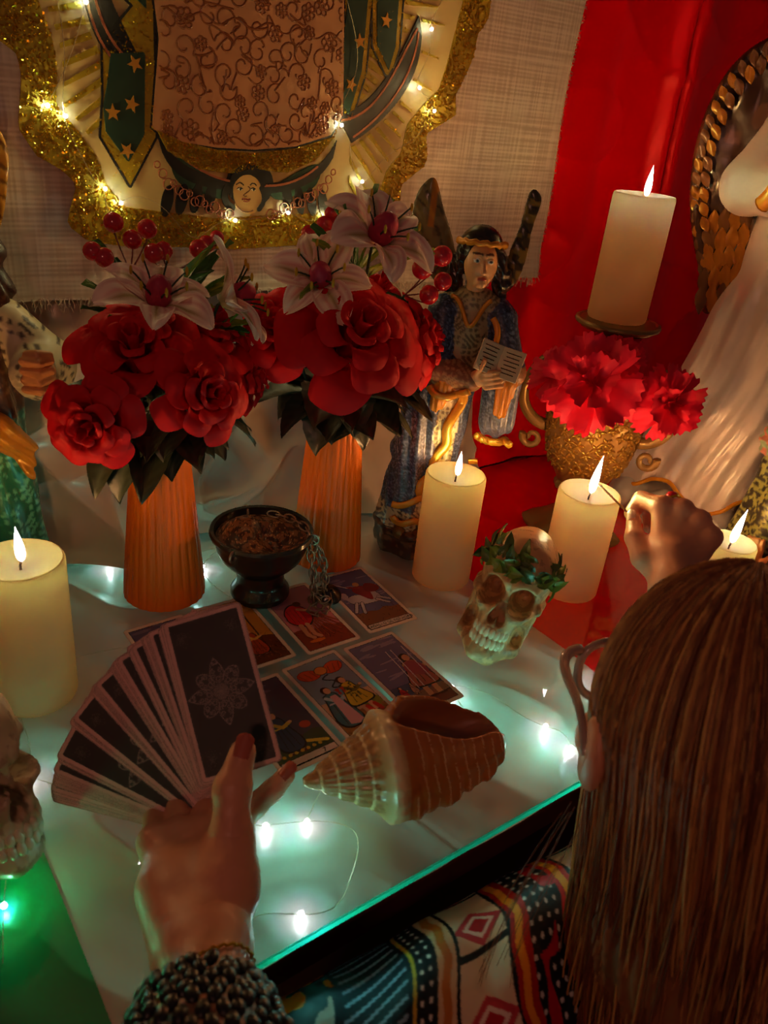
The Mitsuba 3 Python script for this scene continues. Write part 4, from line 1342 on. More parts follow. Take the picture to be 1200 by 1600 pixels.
def skull_fn(p):
    """centimetres: x to its left, y up, z forward"""
    q = p.copy()
    q[:, 0] = np.abs(q[:, 0])
    f = s_ell(p, (0, 2.1, -1.6), (4.2, 4.3, 5.2))
    f = smin(f, s_ell(p, (0, 2.6, 1.2), (3.5, 2.9, 3.0)), 1.2)
    f = smin(f, s_ell(p, (0, -1.6, 1.9), (2.7, 3.6, 2.7)), 1.0)
    f = smin(f, s_cap(q, (.5, 1.75, 4.15), (2.9, 1.55, 2.9), .62, .55), .6)
    f = smin(f, s_cap(q, (2.2, -.75, 3.5), (3.75, -.2, 1.0), .80, .45), .55)
    f = smin(f, s_cap(q, (3.75, -.2, 1.0), (4.0, .1, -1.5), .42, .4), .4)
    f = smin(f, s_ell(p, (0, -3.0, 2.6), (2.0, 1.5, 1.9)), .7)
    jaw = smin(s_cap(q, (.9, -5.3, 3.3), (3.0, -4.6, .6), .85, .7), s_cap(q, (3.0, -4.6, .6), (3.4, -1.2, -.4), .75, .6), .5)
    jaw = smin(jaw, s_ell(p, (0, -5.2, 3.0), (1.7, 1.15, 1.5)), .6)
    jaw = smin(jaw, s_ell(p, (0, -4.4, 2.4), (2.1, 1.1, 1.9)), .5)
    f = smin(f, jaw, .5)
    f = smin(f, s_ell(p, (0, -2.6, .4), (2.7, 2.8, 2.4)), .5)
    f = smax(f, -s_ell(q, (1.80, .42, 4.3), (1.52, 1.34, 4.6)), .2)
    flat = np.column_stack([q[:, 0], p[:, 1], 0 * q[:, 0]])
    f = smax(f, -np.maximum(s_cap(flat, (.50, -1.75, 0), (.14, -.25, 0), .46, .24), 2.7 - p[:, 2]), .15)
    f = smax(f, -s_ell(q, (3.9, .9, 2.4), (1.0, 1.6, 1.6)), .6)
    f = smax(f, -s_ell(q, (2.95, -2.6, 2.4), (.85, 1.3, 1.5)), .5)
    f = smax(f, -s_ell(q, (3.0, -3.2, .9), (.7, 1.0, 1.1)), .4)
    f = f + .07 * np.sin(q[:, 0] * 7.5) * sst(-2.0, -2.5, p[:, 1]) * sst(-5.2, -4.6, p[:, 1]) * sst(2, 3, p[:, 2]) * sst(2.2, 1.4, q[:, 0])
    return f + .06 * (meshkit.noise(p * 1.6, 2) - .5)


SKV, SKF = sculpt(skull_fn, (-4.9, -6.9, -7.3), (4.9, 6.9, 5.6), .17)


PROP = np.array([.88, 1.10, 1.0])


def skull(key, label, R, t, s, seed, teeth_col, base, wreath=False):
    k = thing(key, label, 'skull')
    v = SKV
    n1 = meshkit.fbm(v * .9, 4, seed)
    stain = (n1 > .5) * .55 * sst(3.0, .5, v[:, 1])
    col = paint(v, base, (stain, '#8a5a38'), ((meshkit.fbm(v * 1.6, 3, 5) > .62) * .35, '#5c3a22'))
    put(k + '__bone', xf((v * s * np.array(PROP), SKF), R, t), VC, True, color=col)
    tooth = mikit.ply(xf((ball(np.zeros(3), 1, 2)[0] * np.array([.29, .56, .26]) * s, ball(np.zeros(3), 1, 2)[1])), teeth_col, smooth=True)
    for row, y, rz, n in ((0, -3.05, 4.62, 8), (1, -4.02, 4.50, 8)):
        for i in range(n):
            a = (i - (n - 1) / 2) * .262
            c = np.array([2.15 * math.sin(a * 1.05), y + .10 * abs(a) ** 2, rz - 2.1 * (1 - math.cos(a * 1.05))])
            put(k + '__tooth', tooth, None, to=M4(R @ rot([0, 1, 0], math.degrees(a)), t + R @ (c * PROP) * s))
    if wreath:
        g = rnd(seed)
        for row in range(3):
            for i in range(30):
                a = 2 * PI * (i + .5 * (row % 2)) / 30 + g.normal(0, .05)
                e = np.array([math.sin(a), 0, math.cos(a)])
                c = np.array([4.35 * e[0], 3.05 + (row - 1) * .62 + 0.25 * e[2], -.75 + 5.15 * e[2]]) * 1.0
                sc_ = 1 - .05 * abs(row - 1) + (.06 if row == 0 else -.05 * row)
                c[0] *= sc_
                c[2] = -.75 + (c[2] + .75) * sc_
                d = unit(np.array([e[2], 0, -e[0]]) * g.choice([-1, 1]) * g.uniform(.1, 1) + np.array([0, 1, 0]) * g.normal(.1, .7) + e * g.uniform(.2, .7))
                L = g.uniform(2.0, 2.8)
                m = leaf_mesh(c - d * .4, d, e, L, .62, .7, seed * 99 + row * 40 + i, 9, 0, .35)
                mv, mf = xf((m[0] * s * PROP, m[1]), R, t)
                put(k + '__wreath_leaf', (mv, mf), ('wreath_green', 'wreath_dark')[int(g.random() < .4)], True)
    return k


mat('wreath_green', '#586a1e', 0.35, 0.5)
mat('wreath_dark', '#38481a', 0.35, 0.5)
mat('tooth_ivory', '#d8c8a4', 0.35, 0.5)
SR = np.stack([np.array([.955, -.297, 0]), np.array([0, 0, 1.0]), np.array([-.297, -.955, 0])], 1)      # its left, up, forward
ang_face = math.radians(208)
fw = np.array([math.cos(math.radians(-148)), math.sin(math.radians(-148)), 0])
up0 = np.array([0, 0, 1.0])
SR = np.stack([np.cross(up0, fw), up0, fw], 1) @ rot([0, 0, 1], -11) @ rot([1, 0, 0], -20)
skull('skull_figurine', 'brown stained resin skull wearing a green leaf wreath between the candles', SR, np.array([.588, .500, .0715]), .0110, 3, 'tooth_ivory', '#cc9c68', True)
fw = np.array([math.cos(math.radians(-52)), math.sin(math.radians(-52)), 0])
SR2 = np.stack([np.cross(up0, fw), up0, fw], 1) @ rot([1, 0, 0], -8)
skull('skull_figurine', 'bare ivory skull cut off by the left edge, below the large candle', SR2, np.array([.030, .506, .084]), .0123, 8, 'tooth_ivory', '#cdbf98')

# ---------------------------------------------------------------- the shell
AX0, AX1 = np.array([.266, .400, .036]), np.array([.441, .346, .046])
AXL = np.linalg.norm(AX1 - AX0)
ad = (AX1 - AX0) / AXL
au = unit(np.array([0, 0, 1.0]) - ad * ad[2])
af = np.cross(au, ad) * -1                         # towards the front


def shell_r(s, th):
    """outer radius in mm at s mm along the axis; th = 0 up, 90 degrees to the front"""
    sp = s - 2.2 * th / PI                          # the whorls wind around the axis
    w = np.clip(sp, 0, None) / 12.6
    fr = w - np.floor(w)
    whorl = (np.floor(w) + .16 + .84 * np.clip(fr, 0, 1) ** .62) * 12.6
    r_sp = 2.0 + .56 * whorl + .75 * np.cos(th * 22 + np.floor(w) * .8) * sst(4, 20, s)
    sh = np.exp(-((s - 70) / 7.0) ** 2)
    body = np.interp(s, [58, 66, 76, 90, 110, 130, 150, 165, 176, 183], [38, 44.5, 44, 42.5, 38.5, 33, 26.5, 20.5, 15, 6])
    body = body + .22 * np.sin(s * .62 + 1.5 * np.sin(th * 2.2) + .4 * np.sin(th * 7)) * sst(76, 86, s)
    r = np.where(s < 56, r_sp, r_sp * (1 - sst(54, 64, s)) + body * sst(54, 64, s))
    r = r + 3.2 * sh + .6 * np.cos(th * 21) * sh
    # knobbly varix along the lower front
    dth = np.angle(np.exp(1j * (th - 2.0)))
    kn = meshkit.noise(np.stack([s * .16, s * 0, s * 0], -1), 7)
    r = r + (3.2 + 5.0 * kn) * np.exp(-(dth / .24) ** 2) * sst(68, 86, s) * sst(184, 168, s)
    dl = np.angle(np.exp(1j * (th + .72)))
    r = r + np.interp(s, [78, 92, 120, 150, 172, 183], [0, 13, 14, 11, 8, 3]) * np.exp(-(dl / .50) ** 2)
    return r


def shell_fn(p):
    d = (p - AX0)
    s = d @ ad * 1000
    y, z = d @ af * 1000, d @ au * 1000
    rho = np.hypot(y, z)
    th = np.arctan2(y, z)
    rc = np.clip(s, -2, 185)
    f = (rho - shell_r(rc, th)) * .72
    f = np.maximum(f, np.maximum(-s, s - 181))
    q = np.column_stack([s, y, z])
    # open mouth on top, drawn out to the far end
    cav = s_ell(q, (126, -8, 24), (43, 22, 27), None)
    cav = smin(cav, s_cap(q, (150, -9, 20), (188, -6, 15), 13, 9), 8)
    cav = smin(cav, s_ell(q, (122, -10, 52), (46, 21.5, 30), None), 6)
    f = smax(f, -cav, 2.5)
    return f / 1000


SHV, SHF = sculpt(shell_fn, (.235, .29, -.006), (.475, .455, .105), .00125)
d_ = SHV - AX0
ss, yy, zz = d_ @ ad * 1000, d_ @ af * 1000, d_ @ au * 1000
th_ = np.arctan2(yy, zz)
inside = (np.hypot(yy, zz) < shell_r(np.clip(ss, -2, 185), th_) - 1.8) & (ss > 80)
wv = np.sin(ss * .62 + 1.5 * np.sin(th_ * 2.2) + .4 * np.sin(th_ * 7))
nz = meshkit.fbm(SHV * 160, 3, 4)
shcol = paint(SHV, '#b0834f', ((ss > 78) * 1.0, '#a85c24'), (sst(.82, .97, wv) * (ss > 84) * (nz > .38) * .6, '#d8b184'), ((ss < 56) * (np.abs(np.sin(np.clip(ss - 2.2 * th_ / PI, 0, None) / 12.6 * PI)) < .18) * .7, '#d9b784'),
              (np.exp(-((ss - 69) / 5.5) ** 2) * 1.0, '#e2cc9c'), ((nz > .6) * (ss < 60) * .4, '#8a5c30'), (inside * 1.0, '#8e5030'))
SHV[:, 2] += .0004 - SHV[:, 2].min()
put('conch_shell', (SHV, SHF), 'shell_gloss', True, color=shcol, label='large brown conch shell with a cream collar lying open on the glass in front', cat='shell')
mat('shell_gloss', 'vertex', 0.24, 0.5, clearcoat=0.3)
# ---------------------------------------------------------------- painted resin statues
mat('gold_paint', '#d08420', 0.35, 0.5, metallic=0.25)
mat('dark_gold', '#6a4a1a', 0.35, 0.5, metallic=0.5)


def face_frame(base):
    n = np.array([-base[0], -base[1], 0.0])
    n = unit(n)
    return np.stack([np.array([-n[1], n[0], 0]), -n, np.array([0, 0, 1.0])], 1)      # right, away, up


def nearest(p, groups):
    return np.argmin(np.stack([g(p) for g in groups], 1), 1)


def front_y(v, x, z, r=.5):
    m = (np.abs(v[:, 0] - x) < r) & (np.abs(v[:, 2] - z) < r)
    return v[m][:, 1].min() if m.any() else -3.0


def ribbon(v, pts, r, n=30, lift=.05):
    p = smooth_path([(x, 0, z) for x, z in pts], n)
    y = np.array([front_y(v, q[0], q[2]) for q in p])
    y = np.convolve(np.r_[y[0], y[0], y, y[-1], y[-1]], np.ones(5) / 5, 'valid')
    p[:, 1] = y - lift
    t = tube(p, r, 7)
    v2 = t[0].copy()
    v2[:-2, 1] = (p[:, None, 1] + (t[0][:-2].reshape(n, 7, 3)[:, :, 1] - p[:, None, 1]) * .45).ravel()
    return v2, t[1]


class Statue:
    def __init__(self, key, label, base, s=.01):
        self.k, self.R, self.t, self.s = thing(key, label, 'statue'), face_frame(base), np.array([base[0], base[1], .0005]), s

    def add(self, part, mesh, m, color=None, smooth=True, **kw):
        v, f = xf((np.asarray(mesh[0]) * self.s, mesh[1]), self.R, self.t)
        return put(self.k + '__' + part, (v, f), m, smooth, color=color, **kw)


A_ = np.array
# the blue robed angel (centimetres: x to the right, y away, z up)
an = Statue('angel_statue', 'winged angel statue in a blue and gold robe holding an open book, behind a candle', (.645, .735))
core = lambda p: s_chain(p, [A_([-1.2, 0, 3.5]), A_([-.6, 0, 9]), A_([.6, 0, 18]), A_([2.0, 0, 25]), A_([2.9, 0, 31])], [4.6, 4.2, 3.6, 3.1, 3.0], 1.0)
should = lambda p: s_chain(p, [A_([.3, .2, 32.8]), A_([3.1, 0, 34.0]), A_([6.0, .2, 33.0])], [1.9, 2.0, 1.9])
cape_l = lambda p: s_chain(p, [A_([-.6, -.6, 31]), A_([-1.3, -1.4, 23]), A_([-1.5, -1.8, 15]), A_([-1.6, -1.6, 8.5])], [1.8, 2.4, 3.0, 2.9], .8)
cape_r = lambda p: s_chain(p, [A_([6.8, .2, 32]), A_([8.0, .2, 25]), A_([8.2, 0, 19.5])], [1.9, 2.4, 2.4], .8)
slv_l = lambda p: s_chain(p, [A_([-.2, -.6, 32.5]), A_([-.2, -2.6, 26]), A_([4.2, -4.6, 25.6])], [2.0, 2.0, 1.35], .5)
slv_r = lambda p: s_chain(p, [A_([6.6, -.6, 32.5]), A_([8.8, -2.4, 26.5]), A_([7.0, -4.2, 26.4])], [1.9, 1.8, 1.2], .5)
hang_l = lambda p: s_chain(p, [A_([1.2, -3.6, 24.4]), A_([.4, -3.7, 21.8])], [1.4, .9])
hang_r = lambda p: s_chain(p, [A_([8.4, -3.6, 25.4]), A_([8.3, -3.6, 21.8])], [1.3, .85])


def an_body(p):
    ang = np.arctan2(p[:, 1], p[:, 0] - 1)
    low = sst(27, 18, p[:, 2])
    f = core(p) + .22 * np.sin(ang * 11 + .3 * p[:, 2]) * low
    f = smin(f, should(p), 1.0)
    c = smin(cape_l(p) + .24 * np.sin(p[:, 0] * 3.2 + .15 * p[:, 2]) * sst(30, 20, p[:, 2]), 9 + 0 * f, .1)
    c = np.maximum(c, 7.2 - p[:, 2] + .35 * np.sin(p[:, 0] * 1.6))
    d = np.maximum(cape_r(p) + .2 * np.sin(p[:, 0] * 3.5), 15.5 - p[:, 2] + .28 * (p[:, 0] - 8) * -1.2)
    f = smin(smin(f, c, .35), d, .35)
    f = smin(smin(f, slv_l(p), .4), slv_r(p), .4)
    f = smin(smin(f, hang_l(p) + .12 * np.sin(p[:, 0] * 9), .3), hang_r(p) + .12 * np.sin(p[:, 0] * 9), .3)
    return np.maximum(f, 3.2 - p[:, 2])


V_, F_ = sculpt(an_body, (-6, -7, 2.6), (12, 6, 37), .21)
x, y, z = V_.T
gi = nearest(V_, [core, lambda p: np.minimum(cape_l(p), cape_r(p)), lambda p: np.minimum(slv_l(p), slv_r(p)), lambda p: np.minimum(hang_l(p), hang_r(p)), should])
lace = np.sin(x * 5 + 3 * np.sin(z * 2.1)) * np.sin(z * 5 + 3 * np.sin(x * 1.9)) + .5 * (meshkit.noise(V_ * 3, 3) - .5)
col = paint(V_, '#2b3752', ((meshkit.noise(V_ * 5, 6) > .58) * .45, '#76849c'))
col = np.where((meshkit.noise(V_ * 4.2, 8) > .60)[:, None], lin('#1c2334'), col)
tun = (gi == 0) & (np.abs(x - (.6 + .075 * (z - 12) + .9)) < 1.7 - .03 * (z - 8)) & (z < 26)
col[tun] = paint(V_[tun], '#d8bd94', (sst(.1, .35, lace[tun]) * .8, '#6e4c2c'))
chest = ((gi == 4) | (gi == 0)) & (z >= 25.5) & (x < 6.2) & (y < .8)
col[chest] = paint(V_[chest], '#a08a62', (sst(.05, .3, lace[chest]) * .85, '#4e3c24'))
fore = (gi == 2) & (z < 27.6)
col[fore] = paint(V_[fore], '#7c5030', (sst(.1, .3, lace[fore]) * .7, '#b08a5c'))
col[gi == 3] = lin('#d07a1c')
low = (z < 6.6) & (x < 3)
col[low] = paint(V_[low], '#b89a70', (sst(.05, .3, lace[low]), '#4a3420'))
an.add('robe', (V_, F_), VC, col)
orange = [([(3.3, 24), (3.0, 21), (2.1, 18.5), (2.3, 16.5), (1.0, 14.5), (1.2, 13), (-.2, 11), (0, 9.6)], .62), ([(2.2, 9.9), (.6, 9.4), (-.8, 8.6), (-2.0, 7.8), (-3.6, 7.6)], .5), ([(6.0, 17.3), (7.2, 16.8), (8.6, 16.9), (10.2, 17.2)], .55), ([(5.4, 14.4), (6.6, 14.6)], .4),
          ([(5.6, 32.8), (6.4, 30), (6.0, 27.5), (6.3, 26)], .38), ([(.4, 34.6), (1.8, 33.5), (3.0, 31.6), (4.2, 33.4), (5.2, 34.6)], .28), ([(-.8, 24.2), (.6, 23.2), (2.6, 23.6), (4.0, 24.6)], .5), ([(-3.4, 5.6), (-2.0, 5.0), (-.6, 5.6), (.8, 4.6)], .5)]
for pts, r in orange:
    an.add('gold_trim', ribbon(V_, pts, r), 'gold_paint')
for dx, dy in ((-2.2, -4.2), (.4, -4.5)):
    an.add('shoe', (ball(A_([dx, dy, 3.6]), 1.0, 2)[0] * [1, 1, 1], ball(A_([0, 0, 0]), 1, 2)[1]), 'dark_gold')


def an_skin(p):
    f = s_ell(p, (3.3, -1.0, 38.6), (1.95, 2.1, 2.75))
    f = smin(f, s_cap(p, (3.0, -.3, 33.5), (3.2, -.4, 37), 1.15, 1.1), .5)
    f = smin(f, s_cap(p, (3.62, -3.1, 38.9), (3.72, -3.55, 38.0), .20, .34), .35)
    f = smin(f, s_ell(p, (3.55, -2.6, 36.6), (.75, .7, .6)), .5)
    f = smin(f, s_ell(p, (3.6, -2.9, 37.15), (.6, .3, .18)), .15)
    f = smin(f, s_cap(p, (2.5, -2.75, 39.75), (4.5, -2.75, 39.75), .22), .3)
    for sx in (2.75, 4.35):
        f = smax(f, -s_ell(p, (sx, -3.1, 39.15), (.5, .42, .32)), .2)
        f = np.minimum(f, s_ell(p, (sx + .02, -2.72, 39.12), (.38, .3, .24)))
    h = s_ell(p, (5.0, -5.3, 26.2), (1.2, .7, 1.1))
    for i in range(4):
        a = A_([5.3 + .2 * i, -5.6, 26.9 - .55 * i])
        h = smin(h, s_chain(p, [a, a + [1.0, -.35, .35], a + [1.9, -.1, .5]], [.34, .32, .26]), .12)
    h = smin(h, s_chain(p, [A_([4.6, -5.6, 26.6]), A_([4.9, -6.0, 27.6]), A_([5.3, -6.0, 28.6])], [.38, .36, .3]), .15)
    return np.minimum(f, h)


V_, F_ = sculpt(an_skin, (.4, -7, 24.4), (8.4, 2, 42), .15)
x, y, z = V_.T
col = paint(V_, '#d99a62')
for sx in (2.77, 4.37):
    e = ((x - sx) / .40) ** 2 + ((z - 39.12) / .22) ** 2
    fr_ = y < -2.5
    col = np.where(((e < 1) & fr_)[:, None], lin('#e8dcc8'), col)
    col = np.where(((((x - sx - .02) ** 2 + (z - 39.12) ** 2) < .034) & fr_)[:, None], lin('#2a2418'), col)
    b = np.abs(z - 39.95 + .25 * (x - sx) ** 2) < .10
    col = np.where((b & (np.abs(x - sx) < .62) & (y < -2.2))[:, None], lin('#5a3418'), col)
col = np.where(((((x - 3.6) / .55) ** 2 + ((z - 37.15) / .2) ** 2 < 1) & (y < -2.5))[:, None], lin('#b04a30'), col)
an.add('skin', (V_, F_), VC, col, label='painted face and hand')


def an_hair(p):
    f = s_ell(p, (3.1, .4, 39.6), (2.75, 2.7, 3.1))
    f = smin(f, s_chain(p, [A_([1.0, -.2, 39]), A_([.4, .2, 36.5]), A_([.6, .4, 34.6])], [1.0, 1.1, .8]), .5)
    f = smin(f, s_chain(p, [A_([5.4, -.2, 39]), A_([6.2, .3, 36.5]), A_([6.0, .4, 34.8])], [1.0, 1.1, .8]), .5)
    f = f + (.12 * np.sin(p[:, 2] * 4 + 5 * np.sin(p[:, 0] * 1.2)) + .1 * np.sin(p[:, 0] * 6)) * sst(41.5, 40, p[:, 2])
    return smax(f, -s_ell(p, (3.35, -2.6, 38.3), (2.0, 2.0, 2.75)), .2)


V_, F_ = sculpt(an_hair, (-1.6, -3.6, 33), (8, 4, 43.6), .17)
an.add('hair', (V_, F_), VCG, paint(V_, '#1c110b', (meshkit.noise(V_ * 2, 4) > .6, '#2c1a0e')))
t = np.linspace(0, 2 * PI, 40, endpoint=False)
an.add('headband', tube(np.column_stack([3.15 + 2.75 * np.cos(t), .1 - 2.85 * np.sin(t), 40.7 + .35 * np.sin(t) + .12 * np.sin(t * 14)]), .36, 7, True), 'gold_paint')
bk = join([xf(rbox((2.8, .35, 3.7), .1), rot([0, 0, 1], 18), (-1.35, 0, 0)), xf(rbox((2.8, .35, 3.7), .1), rot([0, 0, 1], -18), (1.35, 0, 0))])
an.add('book', xf(bk, rot([0, 1, 0], 14) @ rot([1, 0, 0], -20), (7.0, -5.4, 28.6)), 'book_page', None, 30)
bv = np.vstack([xf((np.column_stack([np.full(2, 0.0), np.full(2, 0.0), np.full(2, 0.0)]), [[0, 1, 0]]))[0]])
mat('book_page', '#c0a684', 0.6, 0.3)
mat('ink_line', '#4a3826', 0.6, 0.3)
Rb, tb_ = rot([0, 1, 0], 14) @ rot([1, 0, 0], -20), A_([7.0, -5.4, 28.6])
for sgn in (-1, 1):
    for i in range(6):
        q = xf(rbox((1.9 - .3 * (i % 2), .06, .12), .02), rot([0, 0, 1], -18 * sgn), (1.35 * sgn, -.20, 1.25 - .48 * i))
        an.add('text_line', xf(q, Rb, tb_), 'ink_line')


def wing(outline, y0, th, curve, seed, up):
    """feathered wing from an outline in x, z"""
    P_ = Polygon(smooth_path(outline + [outline[0]], 70)).buffer(0)
    x0, z0, x1, z1 = P_.bounds
    def fn(p):
        q = np.clip(shapely.distance(shapely.points(p[:, 0], p[:, 2]), P_), 0, None)
        ins = shapely.contains_xy(P_, p[:, 0], p[:, 2])
        dd = np.where(ins, -shapely.distance(shapely.points(p[:, 0], p[:, 2]), P_.exterior), q)
        yy = p[:, 1] - y0 - curve * (p[:, 0] - x0) ** 2 / max(x1 - x0, 1)
        fe = .18 * np.abs(np.sin((p[:, 0] * up[0] + p[:, 2] * up[1]) * 2.2 + .6 * np.sin(p[:, 2]))) 
        return smax(dd, np.abs(yy) - th * np.clip(.35 - dd * .5, .35, 1) - fe * .6, .08)
    V, F = sculpt(fn, (x0 - .6, y0 - 2.4, z0 - .6), (x1 + .6, y0 + 4.5, z1 + .6), .24)
    n = np.abs(np.sin((V[:, 0] * up[0] + V[:, 2] * up[1]) * 2.2 + .6 * np.sin(V[:, 2])))
    return V, F, n


V_, F_, n_ = wing([(-.4, 34), (-3.0, 36.4), (-5.2, 40), (-5.5, 43), (-4.3, 46.4), (-3.6, 46.9), (-2.4, 45), (-.8, 41.5), (.6, 38), (1.6, 34)], 2.6, .6, .0, 1, (.8, .6))
an.add('wing', (V_, F_), VCG, paint(V_, '#6e5c34', ((n_ < .35) * .8, '#3a3220'), ((meshkit.noise(V_ * .9, 4) > .55) * .5, '#8a7a54'), ((np.abs(V_[:, 0] + 3.1) < .45) & (V_[:, 2] > 41.5), '#b8741c')))
V_, F_, n_ = wing([(5.4, 34), (6.2, 37), (6.6, 40), (7.4, 43.6), (8.4, 46.9), (8.9, 46.6), (9.0, 44), (8.7, 40), (7.8, 36)], 2.2, .5, .0, 2, (.6, .8))
an.add('wing', (V_, F_), VCG, paint(V_, '#33240f', ((n_ < .4) * .8, '#171009'), ((meshkit.noise(V_ * 1.1, 4) > .6) * .7, '#7a5a20')))


def rock(p):
    r = np.hypot(p[:, 0] + .6, p[:, 1])
    a = np.arctan2(p[:, 1], p[:, 0] + .6)
    return np.maximum(r - 5.1 - .2 * np.cos(a * 8) - .35 * np.exp(-((p[:, 2] - 3.4) / .5) ** 2) + .5 * (meshkit.noise(p * .9, 5) - .5), np.maximum(-p[:, 2], p[:, 2] - 4.0))


V_, F_ = sculpt(rock, (-7, -6.4, -.4), (6, 6.4, 4.5), .26)
an.add('base', (V_, F_), VCG, paint(V_, '#2e1c12', (meshkit.noise(V_ * 1.3, 4) > .62, '#5a3c22')), label='dark rocky base')

# the tall white robed angel at the right edge
bg = Statue('angel_statue', 'tall white robed angel statue with dark brown and gold wings at the right edge', (1.10, .64))
dress_c = [A_([4, 0, 5]), A_([5, 0, 18]), A_([5.6, .5, 32]), A_([5.6, .5, 42]), A_([5.6, 0, 52])]


def bg_dress(p):
    f = s_chain(p, dress_c, [9.6, 7.6, 6.2, 5.0, 5.4], 2)
    f = smin(f, s_cap(p, (-4.6, -1, 6.5), (2, 0, 30), 4.2, 4.6), 3)
    f = smin(f, s_cap(p, (-6.6, -2.6, 5.2), (-3.4, -1, 14), 2.3, 3.0), 2)
    a = np.arctan2(p[:, 1], p[:, 0] - 5)
    k = p[:, 0] * .9 - p[:, 2] * .22
    fold = np.abs(np.sin(k * 1.15 + .6 * np.sin(p[:, 2] * .2))) ** 1.6
    f = f + .75 * fold * sst(48, 30, p[:, 2]) - .25
    hem = 5.3 + 1.5 * np.sin(p[:, 0] * .52 + 2.4)
    f = np.maximum(f, hem - p[:, 2])
    f = smin(f, s_chain(p, [A_([1.2, .5, 57.0]), A_([-1.8, -2.6, 49.0]), A_([2.0, -6.5, 49.0]), A_([7, -8, 51])], [3.0, 3.7, 3.1, 2.2], 1.2), 1.0)
    f = smin(f, s_cap(p, (1.5, .5, 57), (9.5, .5, 57), 3.2), 1.5)
    return f


V_, F_ = sculpt(bg_dress, (-12, -13, 3), (17, 12, 62), .42)
bg.add('dress', (V_, F_), VCG, paint(V_, '#d2bfb2'), label='white folded dress')
hx = np.linspace(-8.4, 13, 46)
hem = []
for X_ in hx:
    z_ = 5.3 + 1.5 * math.sin(X_ * .52 + 2.4) + .5
    m = (np.abs(V_[:, 0] - X_) < .6) & (np.abs(V_[:, 2] - z_) < .8)
    if m.any():
        hem.append([X_, V_[m][:, 1].min() - .1, z_])
bg.add('gold_hem', tube(smooth_path(np.array(hem)[::3], 60), .32, 7), 'gold_paint')


def bg_skin(p):
    f = s_cap(p, (3.2, -4.4, 6.4), (3.4, -5.6, 1.6), 1.7, 1.5)
    f = smin(f, s_cap(p, (3.4, -5.6, 1.5), (3.4, -9.4, 1.0), 1.4, .9), .6)
    f = np.minimum(f, smin(s_cap(p, (7.5, -3, 6), (7.6, -4, 1.6), 1.6, 1.4), s_cap(p, (7.6, -4, 1.5), (7.8, -7.6, 1.0), 1.4, .9), .6))
    f = np.minimum(f, smin(s_ell(p, (5.6, -1.0, 67.6), (3.1, 3.5, 4.4)), s_cap(p, (5.6, 0, 57), (5.6, 0, 65), 1.9), .6))
    f = smin(f, s_cap(p, (5.6, -4.4, 68), (5.6, -5.0, 66.6), .4, .55), .4)
    return np.minimum(f, s_chain(p, [A_([6, -8, 51]), A_([9, -9, 52.5]), A_([11, -9, 54])], [1.6, 1.5, .8]))


V_, F_ = sculpt(bg_skin, (1, -12, -.5), (13, 4, 73), .45)
bg.add('skin', (V_, F_), VC, paint(V_, '#c98a6a'), label='bare feet, hands and face')
V_, F_ = sculpt(lambda p: smax(s_ell(p, (5.6, .8, 68.6), (4.2, 4.2, 5.4)) + .25 * np.sin(p[:, 2] * 2 + 3 * np.sin(p[:, 0])), -s_ell(p, (5.6, -3.4, 67), (3.0, 3, 4.2)), .4), (.5, -5, 61), (11, 6, 75), .45)
bg.add('hair', (V_, F_), VC, paint(V_, '#3a2414'))
bg.add('cuff', xf(tube(smooth_path([(.2, -8.2, 47.2), (1.2, -9.0, 49.0), (1.4, -8.6, 51.4)], 20), 1.15, 10)), 'gold_paint', label='gold sleeve cuff')


def cloud_base(p):
    f = s_ell(p, (2, -1, .8), (10, 8, 4.2))
    for c, r in (((-7, -4, 2.5), 2.9), ((-3, -7, 1.6), 2.8), ((2, -8.5, 1.2), 2.2), ((7, -7.6, 2.2), 3.2), ((11, -4, 2.4), 3.2), ((-1, -6.2, 3.2), 2.2)):
        f = smin(f, s_ball(p, A_(c), r), .7)
    return np.maximum(f, -p[:, 2])


V_, F_ = sculpt(cloud_base, (-12, -12, -.5), (16, 8, 6.5), .42)
bg.add('cloud_base', (V_, F_), VCG, paint(V_, '#a59a94'), label='grey white cloud base')

